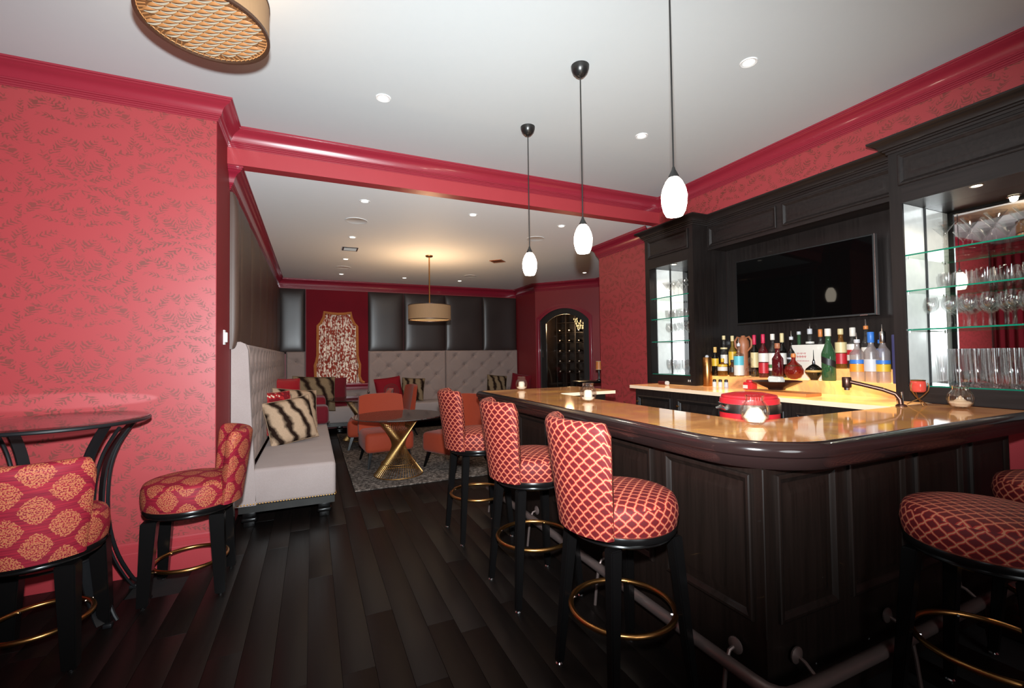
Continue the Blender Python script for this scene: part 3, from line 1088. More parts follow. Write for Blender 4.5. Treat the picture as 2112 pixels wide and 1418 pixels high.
# left back: end block with rounded top, then the tufted face
endp = [(-0.655, 0.20), (-0.46, 0.20), (-0.50, 1.0), (-0.525, 1.58), (-0.545, 1.635), (-0.585, 1.655), (-0.63, 1.65), (-0.655, 1.63)]
eb = MB()
k = eb.add([(x, 4.585, z) for x, z in endp]+[(x, 4.66, z) for x, z in endp])
n_ = len(endp)
eb.face([k+i for i in range(n_)])
eb.face([k+n_+i for i in reversed(range(n_))])
for i in range(n_):
    j = (i+1) % n_
    eb.face((k+i, k+j, k+n_+j, k+n_+i))
obj('end_panel', W(eb), 'linen', ban, label='smooth linen end of the tall back', angle=50)
ty = 10.26-4.655
m1, m2 = tufted(ty, 1.135, 0.135, 5, 17, a=0.06, s=0.075, nx=300, ny=64, pleat=0.032)
tilt = Matrix.Translation((-0.655, (4.655+10.26)/2, SEAT-0.01)) @ Matrix.Rotation(PI/2, 4, 'Z')
obj('backrest', W(m1.xf(tilt)), 'linen_b', ban, label='long tufted back on the left wall', angle=60)
obj('tuft_buttons', W(m2.xf(tilt)), 'button', ban, kind='stuff')
for (x0, x1, cols, rows, z0, z1) in ((-0.50, -0.135, 1, 3, SEAT-0.01, 1.645), (1.12, 2.872, 4, 5, SEAT-0.01, 1.645), (2.878, 4.74, 4, 5, SEAT-0.01, 1.645), (-0.13, 1.11, 3, 1, SEAT-0.01, 0.80)):
    m1, m2 = tufted(x1-x0, z1-z0, 0.11, rows, cols, a=0.055, s=0.06, pleat=0.032)
    mv = Matrix.Translation(((x0+x1)/2, YK-0.002, z0))
    obj('backrest', W(m1.xf(mv)), 'linen_b', ban, angle=60)
    obj('tuft_buttons', W(m2.xf(mv)), 'button', ban, kind='stuff')


# ------------------------------------------------------------------ cushions
def cushion(name, label, cat, loc, w, h, t, rot, mat, group=None, n=18):
    mb = MB()

    def f(sgn):
        def g(u, v):
            a, b = 2*u-1, 2*v-1
            z = t/2*(max(0, 1-abs(a)**2.6)*max(0, 1-abs(b)**2.6))**0.55
            pin = 1-0.045*(1-abs(a)**2)*abs(b)**3
            pin2 = 1-0.045*(1-abs(b)**2)*abs(a)**3
            return (a*w/2*pin2, -sgn*z, b*h/2*pin)
        return g
    mb.grid(f(1), n, n)
    mb.grid(f(-1), n, n, flip=True)
    o = obj(name, mb, mat, None, loc, rot, weld=True, angle=80)
    tag(o, label, cat, group)
    # piping round the edge
    pp = []
    for k in range(4):
        for i in range(10):
            q = i/10
            a, b = [(-1+2*q, -1), (1, -1+2*q), (1-2*q, 1), (-1, 1-2*q)][k]
            pin = 1-0.045*(1-abs(a)**2)*abs(b)**3
            pin2 = 1-0.045*(1-abs(b)**2)*abs(a)**3
            pp.append((a*w/2*pin2, 0, b*h/2*pin))
    obj('piping', MB().tube(pp, 0.006, 5, closed=True), mat, o)
    return o


# on the left bench
cushion('fur_cushion', 'striped tan and brown fur cushion nearest the open end of the bench', 'cushion', (-0.235, 5.86, 0.775), 0.54, 0.52, 0.20, (-0.28, -0.13, 0.42), 'fur', 'striped fur cushions')
cushion('fur_cushion', 'striped tan fur cushion tucked behind the front fur cushion', 'cushion', (-0.22, 6.95, 0.80), 0.62, 0.56, 0.17, (-0.30, 0.12, 0.45), 'fur', 'striped fur cushions')
cushion('patterned_cushion', 'red and cream patterned cushion peeking out above the front fur cushion', 'cushion', (-0.40, 6.50, 0.81), 0.42, 0.54, 0.14, (-0.28, 0.0, 0.7), 'patch')
cushion('red_cushion', 'plain bright red cushion behind the patterned cushion on the left bench', 'cushion', (-0.40, 8.22, 0.90), 0.50, 0.56, 0.16, (-0.25, 0.05, 0.5), 'redsilk')
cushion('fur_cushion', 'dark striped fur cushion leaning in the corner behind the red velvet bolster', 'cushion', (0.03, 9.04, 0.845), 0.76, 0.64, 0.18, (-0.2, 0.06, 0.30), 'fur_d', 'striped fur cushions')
cushion('red_cushion', 'deep red velvet cushion upright below the window sill', 'cushion', (0.36, 9.72, 0.80), 0.56, 0.60, 0.14, (-0.12, 0.0, 0.15), 'velvet')
# on the back bench
cushion('red_cushion', 'red cushion embroidered with dark rings on the back bench', 'cushion', (1.50, 9.86, 0.80), 0.56, 0.54, 0.18, (-0.25, -0.10, 0.10), 'rings')
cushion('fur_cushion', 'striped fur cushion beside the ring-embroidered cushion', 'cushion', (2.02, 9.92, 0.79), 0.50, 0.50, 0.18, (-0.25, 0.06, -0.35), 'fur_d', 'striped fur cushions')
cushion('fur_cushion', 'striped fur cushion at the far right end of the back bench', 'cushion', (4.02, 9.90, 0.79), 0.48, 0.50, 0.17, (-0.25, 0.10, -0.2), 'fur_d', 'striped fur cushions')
cushion('red_cushion', 'dark red cushion in the right corner of the back bench', 'cushion', (4.53, 9.66, 0.80), 0.48, 0.52, 0.16, (-0.2, 0.12, -0.75), 'velvet_d')
# stepped red velvet bolster lying across the left bench
bo = thing('velvet_bolster', 'stepped crimson velvet bolster lying across the left bench', 'bolster', (-0.10, 7.36, SEAT))
obj('lower_roll', MB().rbox(-0.26, 0.32, -0.19, 0.20, 0.0, 0.27, 0.06), 'velvet', bo, angle=60)
obj('upper_roll', MB().rbox(-0.26, 0.29, 0.205, 0.75, 0.0, 0.37, 0.05), 'velvet_d', bo, angle=60)
for y, z in ((-0.15, 0.03), (0.24, 0.22)):
    obj('stud', MB().lathe([(0.016, 0), (0.011, 0.009), (0, 0.012)], 10).xf(Matrix.Translation((0.322 if y < 0 else 0.292, y, z)) @ Matrix.Rotation(PI/2, 4, 'Y')), 'chrome', bo)


# ------------------------------------------------------------------ stools
def back_shell(r_in0, r_in1, thick, z0, z1, half, n=26, mz=12):
    """curved upholstered back centred on +x, flaring towards the top, rolled top edge"""
    mb = MB()
    sec = []
    H = z1-z0
    rt_ = thick/2
    for i in range(mz+1):
        t = i/mz
        sec.append((r_in0+(r_in1-r_in0)*t+thick, z0+t*(H-rt_)))
    for i in range(1, 7):
        a = PI*i/7
        sec.append((r_in1+rt_+rt_*math.cos(a), z1-rt_+rt_*math.sin(a)))
    for i in range(mz+1):
        t = 1-i/mz
        sec.append((r_in0+(r_in1-r_in0)*t, z0+t*(H-rt_)))
    m = len(sec)
    arc = [0.0]
    for i in range(1, m):
        arc.append(arc[-1]+math.hypot(sec[i][0]-sec[i-1][0], sec[i][1]-sec[i-1][1]))
    k = len(mb.v)
    R = (r_in0+thick)*1.12
    for j in range(n+1):
        a = -half+2*half*j/n
        # the top corners are rounded down
        e = max(0.0, (abs(a)-half*0.86)/(half*0.14))
        dz = 0.05*(1-math.sqrt(max(0, 1-e*e)))
        th = 1.0-0.35*(1-math.sqrt(max(0, 1-(max(0.0, (abs(a)-half*0.93)/(half*0.07)))**2)))
        for (r, z) in sec:
            t = (z-z0)/H
            mid = r_in0+(r_in1-r_in0)*t+thick/2
            rr_ = mid+(r-mid)*th
            mb.v.append((rr_*math.cos(a), rr_*math.sin(a), z-dz*t))
    for j in range(n):
        a0, a1 = (-half+2*half*j/n)*R, (-half+2*half*(j+1)/n)*R
        for i in range(m-1):
            zz0, zz1 = sec[i][1], sec[i+1][1]
            q = (k+j*m+i, k+(j+1)*m+i, k+(j+1)*m+i+1, k+j*m+i+1)
            v0, v1 = (arc[i], arc[i+1])
            mb.face(q, [(a0, v0), (a1, v0), (a1, v1), (a0, v1)])
    for j in (0, n):
        b = k+j*m
        mb.face([b+i for i in range(m)], [(sec[i][0], sec[i][1]) for i in range(m)])
    return mb


def seat_mb(r, z0, z1, dome):
    """round seat: wrapped side band, then a flat-mapped domed top"""
    mb = MB()
    side = [(r-0.02, z0), (r-0.004, z0+0.006), (r, z0+0.03), (r+0.004, (z0+z1)/2), (r, z1-0.02), (r-0.008, z1)]
    mb.lathe(side, 48)
    k = len(mb.v)
    top = [(r-0.008, z1)]+[((r-0.008)*math.cos(t*PI/2/7), z1+dome*math.sin(t*PI/2/7)) for t in range(1, 8)]
    nf = len(mb.f)
    mb.lathe(top, 48)
    for fi in range(nf, len(mb.f)):
        mb.uv[fi] = [(mb.v[i][0], mb.v[i][1]) for i in mb.f[fi]]
    mb.tube([(r-0.004, 0, 0)], 0.0, 3) if False else None
    return mb


def leg_mb(x0, y0, z0, x1, y1, z1, w0, w1):
    mb = MB()
    P = []
    for x, y, z, w in ((x0, y0, z0, w0), (x1, y1, z1, w1)):
        P += [(x-w/2, y-w/2, z), (x+w/2, y-w/2, z), (x+w/2, y+w/2, z), (x-w/2, y+w/2, z)]
    k = mb.add(P)
    for q in ((0, 3, 2, 1), (4, 5, 6, 7), (0, 1, 5, 4), (1, 2, 6, 5), (2, 3, 7, 6), (3, 0, 4, 7)):
        mb.face([k+i for i in q])
    bm = bmesh.new()
    me = bpy.data.meshes.new('tmp')
    me.from_pydata(mb.v, [], mb.f)
    bm.from_mesh(me)
    bpy.data.meshes.remove(me)
    bmesh.ops.recalc_face_normals(bm, faces=bm.faces)
    bmesh.ops.bevel(bm, geom=bm.edges[:], offset=0.005, segments=2, affect='EDGES')
    o = MB()
    o.from_bm(bm)
    return o


def make_stool(label, fabric, zs0, zs1, rs, rr, rz_, back_z1, half, group, foot=0.215, top=0.165, lw=(0.036, 0.055)):
    """the sitter faces -x: the back is centred on +x"""
    t = thing('bar_stool', label, 'stool', (0, 0, 0), 0, group)
    obj('seat', seat_mb(rs, zs0, zs1, 0.045), fabric, t, angle=50)
    obj('seat_piping', MB().tube(ring(rs-0.012, 40, zs0+0.004), 0.006, 6, closed=True), fabric, t)
    obj('backrest', back_shell(rs-0.045, rs+0.015, 0.075, zs0-0.005, back_z1, half), fabric, t, angle=60)
    obj('swivel_ring', MB().lathe([(0, zs0-0.055), (rs-0.035, zs0-0.055), (rs-0.022, zs0-0.045), (rs-0.028, zs0-0.036), (rs-0.028, zs0-0.032), (rs-0.008, zs0-0.028), (rs-0.004, zs0-0.014), (rs-0.010, zs0), (0, zs0)], 40), 'lacquer', t)
    for i, (sx, sy) in enumerate(((1, 1), (1, -1), (-1, 1), (-1, -1))):
        lg = obj('leg', leg_mb(sx*foot, sy*foot, 0.012, sx*top, sy*top, zs0-0.05, lw[0], lw[1]), 'lacquer', t)
        obj('glide', MB().lathe([(0, 0), (0.017, 0), (0.019, 0.006), (0.014, 0.013), (0, 0.013)], 12, (sx*foot, sy*foot, 0)), 'chrome', lg, label='small chrome glide')
    obj('foot_ring', MB().tube(ring(rr, 44, rz_), 0.0125, 10, closed=True), 'brass', t, label='antique brass foot ring')
    for i in range(4):
        a = PI/4+PI/2*i
        obj('screw', MB().tube([((rr-0.02)*math.cos(a), (rr-0.02)*math.sin(a), rz_), ((rr+0.018)*math.cos(a), (rr+0.018)*math.sin(a), rz_)], 0.005, 6), 'chrome', t)
    return t


RAD = math.radians
g1 = 'red lattice stools at the bar'
st = make_stool('red lattice swivel stool nearest the rounded bar corner, back to the camera', 'lattice', 0.738, 0.85, 0.255, 0.235, 0.335, 1.222, RAD(52), g1)
# legs stay square to the bar while seat and back swivel: rotate the upholstery parts only


def swivel(t, ang):
    for c in t.children:
        if c.name.split('.')[0] in ('backrest', 'seat', 'seat_piping'):
            c.rotation_euler = (0, 0, ang)


st.location = (1.31, 1.715, 0)
swivel(st, RAD(175))
s2 = dup(st, (1.31, 2.62, 0), None, 'red lattice swivel stool, middle one of the row along the long bar front', g1)
swivel(s2, RAD(175))
s1 = dup(st, (1.30, 3.645, 0), None, 'red lattice swivel stool at the lounge end of the long bar front', g1)
swivel(s1, RAD(174))
s4 = dup(st, (2.43, 0.865, 0), None, 'red lattice stool in front of the short bar side, its seat cut by the frame', g1)
swivel(s4, RAD(-78))
s5 = dup(st, (3.28, 0.865, 0), None, 'red lattice stool beside the wall, only its seat edge showing past the near stool', g1)
swivel(s5, RAD(-40))
g2 = 'crimson medallion stools at the pub table'
ms = make_stool('crimson medallion stool facing left between pub table and bench', 'medallion', 0.56, 0.70, 0.265, 0.205, 0.185, 1.03, RAD(55), g2, foot=0.20, top=0.175, lw=(0.058, 0.082))
ms.location = (-0.74, 3.62, 0)
swivel(ms, RAD(14))
m2_ = dup(ms, (-1.275, 3.10, 0), None, 'crimson medallion stool with its back to the camera, at the left frame edge', g2)
swivel(m2_, RAD(-88))

# ------------------------------------------------------------------ pub table
pt = thing('pub_table', 'tall glass-topped pub table with curved black iron legs', 'table', (-1.385, 3.50, 0))
PTZ, PR = 1.15, 0.435
obj('tabletop', MB().lathe([(0, 0), (PR, 0), (PR+0.003, 0.005), (PR, 0.010), (0, 0.010)], 64, (0, 0, PTZ)), 'tableglass', pt, label='round clear glass top')
obj('rim', MB().tube(ring(PR, 56, PTZ-0.010), 0.011, 8, closed=True), 'iron', pt)
for i in range(4):
    a = RAD((38, 142, 218, 322)[i])
    pr = [(0.40, PTZ-0.02), (0.35, 1.07), (0.28, 0.96), (0.235, 0.82), (0.22, 0.62), (0.235, 0.42), (0.28, 0.24), (0.35, 0.08), (0.385, 0.025)]
    # smooth the leg line
    P = []
    for j in range(len(pr)-1):
        for q in range(3):
            t = q/3
            p0, p1, p2, p3 = pr[max(0, j-1)], pr[j], pr[j+1], pr[min(len(pr)-1, j+2)]
            P.append(tuple(0.5*((2*p1[c]) + (-p0[c]+p2[c])*t + (2*p0[c]-5*p1[c]+4*p2[c]-p3[c])*t*t + (-p0[c]+3*p1[c]-3*p2[c]+p3[c])*t**3) for c in (0, 1)))
    P.append(pr[-1])
    lg = MB()
    k0 = len(lg.v)
    # flat strap leg
    for (r, z) in P:
        for sy in (-0.028, 0.028):
            for dr in (-0.006, 0.006):
                lg.v.append(((r+dr)*math.cos(a)-sy*math.sin(a), (r+dr)*math.sin(a)+sy*math.cos(a), z))
    for j in range(len(P)-1):
        b, c_ = j*4, (j+1)*4
        for q in ((0, 1, 1, 0), (2, 3, 3, 2), (0, 2, 2, 0), (1, 3, 3, 1)):
            lg.face((b+q[0], b+q[1], c_+q[1], c_+q[0]))
    lg.face((0, 1, 3, 2))
    e_ = (len(P)-1)*4
    lg.face((e_, e_+1, e_+3, e_+2))
    l = obj('leg', lg, 'iron', pt, angle=30)
    obj('rod', MB().tube([((r+0.045)*math.cos(a+0.12), (r+0.045)*math.sin(a+0.12), z) for r, z in P[1:]], 0.010, 8), 'iron', l)
    obj('foot', MB().rbox(-0.02, 0.02, -0.02, 0.02, 0, 0.022, 0.004).xf(Matrix.Translation((0.40*math.cos(a+0.06), 0.40*math.sin(a+0.06), 0))), 'iron', l)
obj('stretcher', MB().tube(ring(0.25, 36, 0.36), 0.008, 8, closed=True), 'iron', pt)

# ------------------------------------------------------------------ lounge tables and chairs
def hourglass(label, loc, top_mat='smokeglass'):
    t = thing('wire_table', label, 'table', loc, 0, 'gold wire tables with glass tops')
    R0, R1, Hh, n = 0.30, 0.275, 0.735, 52
    wires = MB()
    for i in range(n):
        a = 2*PI*i/n
        b = a+RAD(146)
        wires.tube([(R0*math.cos(a), R0*math.sin(a), 0.012), (R1*math.cos(b), R1*math.sin(b), Hh-0.012)], 0.0029, 5)
    obj('wire_base', wires, 'gold', t, kind='stuff', label='twisted hourglass sheaf of gold wires')
    obj('ring', MB().tube(ring(R0, 48, 0.008), 0.007, 6, closed=True), 'gold', t)
    obj('ring', MB().tube(ring(R1, 48, Hh-0.008), 0.007, 6, closed=True), 'gold', t)
    obj('ring', MB().tube(ring(0.215, 40, 0.155), 0.004, 6, closed=True), 'gold', t)
    obj('tabletop', MB().lathe([(0, Hh), (0.56, Hh), (0.564, Hh+0.006), (0.56, Hh+0.012), (0, Hh+0.012)], 64), top_mat, t, label='round smoked glass top')
    return t


wt = hourglass('gold hourglass wire table near the bar with smoked glass top', (1.0, 5.82, 0.0145))
wt2 = dup(wt, (0.80, 8.62, 0.0145), None, 'gold hourglass wire table at the back beside the banquette corner')


def slipper(label, loc, rz, mat='orange'):
    """armless chair, sitter looks to -y"""
    t = thing('slipper_chair', label, 'chair', loc, rz, 'orange slipper chairs')
    obj('seat', MB().rbox(-0.33, 0.33, -0.32, 0.30, 0.20, 0.47, 0.06), mat, t, angle=60)
    bk = MB()

    def f(u, v):
        a = 2*u-1
        z = 0.40+v*0.55
        y = 0.24+0.10*v-0.05*a*a
        return (a*0.33*(1-0.06*v*v), y, z-0.03*abs(a)**4*v)
    bk.grid(f, 14, 10)
    bk.grid(lambda u, v: (lambda p: (p[0], p[1]+0.10-0.03*v, p[2]))(f(u, v)), 14, 10, flip=True)
    k = 15*11
    for i in range(14):
        bk.face((i, i+1, k+i+1, k+i))
        b = 10*15
        bk.face((b+i, k+b+i, k+b+i+1, b+i+1))
    for j in range(10):
        bk.face((j*15, k+j*15, k+(j+1)*15, (j+1)*15))
        bk.face((j*15+14, (j+1)*15+14, k+(j+1)*15+14, k+j*15+14))
    obj('backrest', bk, mat, t, angle=45)
    for sx in (-1, 1):
        obj('leg', leg_mb(sx*0.29, -0.30, 0, sx*0.25, -0.24, 0.21, 0.028, 0.05), 'lacquer', t)
        obj('leg', leg_mb(sx*0.29, 0.36, 0, sx*0.25, 0.25, 0.21, 0.028, 0.05), 'lacquer', t)
    return t


ca = slipper('orange slipper chair facing the camera behind the near wire table', (0.945, 6.55, 0.0145), RAD(4))
cb = dup(ca, (1.78, 5.92, 0.0145), RAD(-62), 'orange slipper chair beside the bar, half hidden by the far bar stool')
cc = dup(ca, (0.86, 7.88, 0.0145), RAD(-98), 'orange slipper chair turned sideways in front of the rear wire table')
cd = dup(ca, (1.44, 8.78, 0.0145), RAD(-86), 'orange slipper chair right of the rear wire table, only its back showing')
tr = thing('serving_tray', 'small black tray on the rear wire table', 'tray', (0.92, 8.66, 0.7635))
obj('tray', MB().lathe([(0, 0), (0.14, 0), (0.15, 0.02), (0.145, 0.02), (0.136, 0.006), (0, 0.006)], 28), 'lacquer', tr)
ch_ = thing('candlestick', 'short nickel candlestick on the black tray at the rear table', 'candle holder', (0.95, 8.66, 0.7705))
obj('stem', MB().lathe([(0, 0), (0.03, 0), (0.012, 0.01), (0.009, 0.07), (0.02, 0.085), (0.02, 0.10), (0, 0.10)], 16), 'nickel', ch_)
tag(obj('lounge_rug', MB().rbox(0.43, 3.05, 5.30, 9.40, 0.001, 0.014, 0.004), 'rug'), 'grey mottled rug under the lounge tables', 'rug')

# ------------------------------------------------------------------ panelled joinery
def raised(w, h, d=0.016):
    """raised-and-fielded panel, front looks to -y, centred on x, from z 0 to h"""
    L = [(0.0, 0.0), (0.0, d*0.8), (0.006, d), (0.016, d), (0.022, d*0.75), (0.030, d*0.55), (0.038, d*0.1), (0.050, d*0.05), (0.085, d*0.6), (0.09, d*0.62)]
    m = min(w, h)/2*0.9
    sc_ = min(1.0, m/0.09*0.8)
    mb = MB()
    for ins, dp in L:
        i = ins*sc_
        mb.add([(-w/2+i, -dp, i), (w/2-i, -dp, i), (w/2-i, -dp, h-i), (-w/2+i, -dp, h-i)])
    for k in range(len(L)-1):
        for j in range(4):
            j2 = (j+1) % 4
            mb.face((4*k+j, 4*k+j2, 4*k+4+j2, 4*k+4+j))
    k = 4*(len(L)-1)
    mb.face((k, k+1, k+2, k+3))
    mb.face((3, 2, 1, 0))
    return mb


def panel_x(parent, x, y0, y1, z0, z1, mat='barwood', name='raised_panel', loc=(0, 0, 0), d=0.016):
    """a raised panel on a face that looks to -x"""
    o = obj(name, raised(y1-y0, z1-z0, d), mat, parent, (x-loc[0], (y0+y1)/2-loc[1], z0-loc[2]), (0, 0, -PI/2), angle=25)
    return o


def panel_y(parent, y, x0, x1, z0, z1, mat='barwood', name='raised_panel', loc=(0, 0, 0), d=0.016):
    return obj(name, raised(x1-x0, z1-z0, d), mat, parent, ((x0+x1)/2-loc[0], y-loc[1], z0-loc[2]), angle=25)


ZB = 1.14
BX, BY = 1.645, 1.235
bar = thing('bar_cabinet', 'dark panelled U-shaped bar front below the onyx top', 'bar', (BX, BY, 0))
bl = (BX, BY, 0)
T = Matrix.Translation((-BX, -BY, 0))
obj('body', MB().box(BX, 2.06, BY, 4.20, 0.0, 1.1095).box(2.06, 3.80, BY, 1.58, 0, 1.1095).box(2.06, 2.70, 3.74, 4.20, 0, 1.1095).xf(T), 'barwood', bar)
obj('base_board', MB().sweep([(3.79, BY), (BX, BY), (BX, 4.20)], [(0, -0.36), (0.005, -0.36), (0.014, -0.335), (0.014, -0.0), (0, 0)], 0).xf(Matrix.Scale(1, 4)).xf(T), 'barwood', bar, angle=25)
for i in range(5):
    y0 = 1.285+0.585*i
    panel_x(bar, BX, y0, y0+0.485, 0.405, 1.0, loc=bl)
for x0, x1 in ((1.715, 2.105), (2.20, 2.66), (2.76, 3.22), (3.32, 3.76)):
    panel_y(bar, BY, x0, x1, 0.405, 1.0, loc=bl)
obj('corner_bead', MB().tube([(BX-0.002, BY-0.002, 0.36), (BX-0.002, BY-0.002, 1.03)], 0.006, 8).xf(T), 'barwood', bar)
obj('work_shelf', MB().box(2.07, 3.36, 1.585, 2.42, 0.83, 0.86).xf(T), 'darkmetal', bar, label='low dark work shelf inside the bar')

btop = thing('onyx_counter', 'glowing amber onyx bar counter with a black rounded wooden edge', 'counter', (BX, BY, ZB-0.03))
T2 = Matrix.Translation((-BX, -BY, -(ZB-0.03)))
ac = [(1.91-0.33*math.cos(a), 1.47-0.33*math.sin(a)) for a in [PI/2*i/12 for i in range(13)]]   # from (1.58,1.47) to (1.91,1.14)
outer_ = [(3.80, 1.14)]+list(reversed(ac))+[(1.58, 4.30), (1.62, 4.34), (2.76, 4.34)]
inner_ = [(2.76, 3.65), (2.14, 3.65), (2.10, 3.61), (2.10, 1.66), (2.14, 1.62), (3.80, 1.62)]
obj('onyx_slab', MB().prism(outer_+inner_, ZB-0.03, ZB, 0, 1).xf(T2), ['onyx', 'onyxedge'], btop, flat=True)
NOSE = [(0.002, -0.001), (0.022, -0.002), (0.040, 0.006), (0.050, 0.020), (0.053, 0.036), (0.049, 0.052), (0.038, 0.060), (0.038, 0.066), (0.034, 0.078), (0.030, 0.094), (0.020, 0.108), (0.004, 0.112), (-0.03, 0.112), (-0.06, 0.112)]
# travel so that outwards lies to the right
obj('edge_moulding', MB().sweep(list(reversed(outer_)), NOSE, ZB).xf(T2), 'nose', btop, angle=35, label='black lacquered rounded edge moulding')

# foot rail on brackets
fr_ = thing('foot_rail', 'dull metal foot rail along the base of the bar on wall brackets', 'rail', (1.55, 1.13, 0.215))
T3 = Matrix.Translation((-1.55, -1.13, -0.215))
obj('rail', MB().tube([(1.575, 4.15, 0.215), (1.575, 1.25, 0.215), (1.58, 1.19, 0.215), (1.60, 1.155, 0.215), (1.63, 1.135, 0.215), (1.68, 1.13, 0.215), (3.7, 1.13, 0.215)], 0.027, 12).xf(T3), 'railmetal', fr_)
for (x, y, ax) in ((BX, 1.37, 0), (BX, 2.28, 0), (BX, 3.2, 0), (BX, 4.05, 0), (1.80, BY, 1), (2.45, BY, 1), (3.1, BY, 1)):
    d = Vector((-1, 0, 0)) if ax == 0 else Vector((0, -1, 0))
    p = Vector((x, y, 0.265))
    rl = Vector((1.575, y, 0.215)) if ax == 0 else Vector((x, 1.13, 0.215))
    if ax == 0 and y < 1.46 or (ax == 1 and x < 1.92):
        rl = rl
    mb = MB().tube([p+d*0.013, p+d*0.05-Vector((0, 0, 0.01)), rl+Vector((0, 0, 0.0))], 0.008, 8).tube([rl, rl+d*0.015-Vector((0, 0, 0.09)), rl+d*0.03-Vector((0, 0, 0.215))], 0.009, 8)
    b = obj('bracket', mb.xf(T3), 'railmetal', fr_)
    f = MB().lathe([(0, 0), (0.034, 0), (0.034, 0.006), (0.02, 0.014), (0, 0.018)], 16)
    f.xf(Matrix.Translation(p+d*0.012) @ d.to_track_quat('Z', 'Y').to_matrix().to_4x4())
    obj('flange', f.xf(T3), 'railmetal', b)

# ------------------------------------------------------------------ back bar
CE = 3.38
ctop = obj('back_counter', MB().prism([(CE, 1.625), (CE, 4.20), (3.40, 4.22), (4.32, 4.22), (4.32, 1.625)], ZB-0.034, ZB+0.001, 0, 1), ['onyx_hot', 'onyxedge'], flat=True)
tag(ctop, 'lit onyx counter along the back bar below the television', 'counter')
for i in range(4):
    y1 = 4.15-0.615*i
    y0 = y1-0.60
    t = thing('base_cabinet', ['dark base cabinet at the lounge end of the back counter', 'second dark base cabinet from the lounge end under the back counter', 'dark base cabinet under the back counter behind the red bucket', 'dark base cabinet under the back counter next to the faucet'][i], 'cabinet', (CE+0.05, (y0+y1)/2, 0), 0, 'base cabinets of the back bar')
    lc = (CE+0.05, (y0+y1)/2, 0)
    obj('body', MB().box(0, 0.85, -0.305, 0.305, 0.0, ZB-0.036), 'espresso', t)
    obj('toe_kick', MB().box(-0.004, 0, -0.30, 0.30, 0, 0.10), 'black', t)
    d_ = panel_x(t, CE+0.048, y0+0.04, y1-0.04, 0.16, 1.03, 'espresso', 'door', lc, 0.02)
    obj('knob', MB().lathe([(0, 0), (0.006, 0), (0.005, 0.012), (0.013, 0.018), (0.012, 0.028), (0, 0.032)], 12).xf(Matrix.Translation((-0.24, -0.012, 0.80)) @ Matrix.Rotation(PI/2, 4, 'X')), 'brass', d_)

FX, MX = 3.82, 4.04
CRW = [(0.092, 0), (0.092, 0.012), (0.084, 0.018), (0.070, 0.024), (0.052, 0.036), (0.040, 0.054), (0.036, 0.066), (0.024, 0.070), (0.022, 0.080), (0.010, 0.084), (0.008, 0.10), (0, 0.10)]
ZT = 3.02


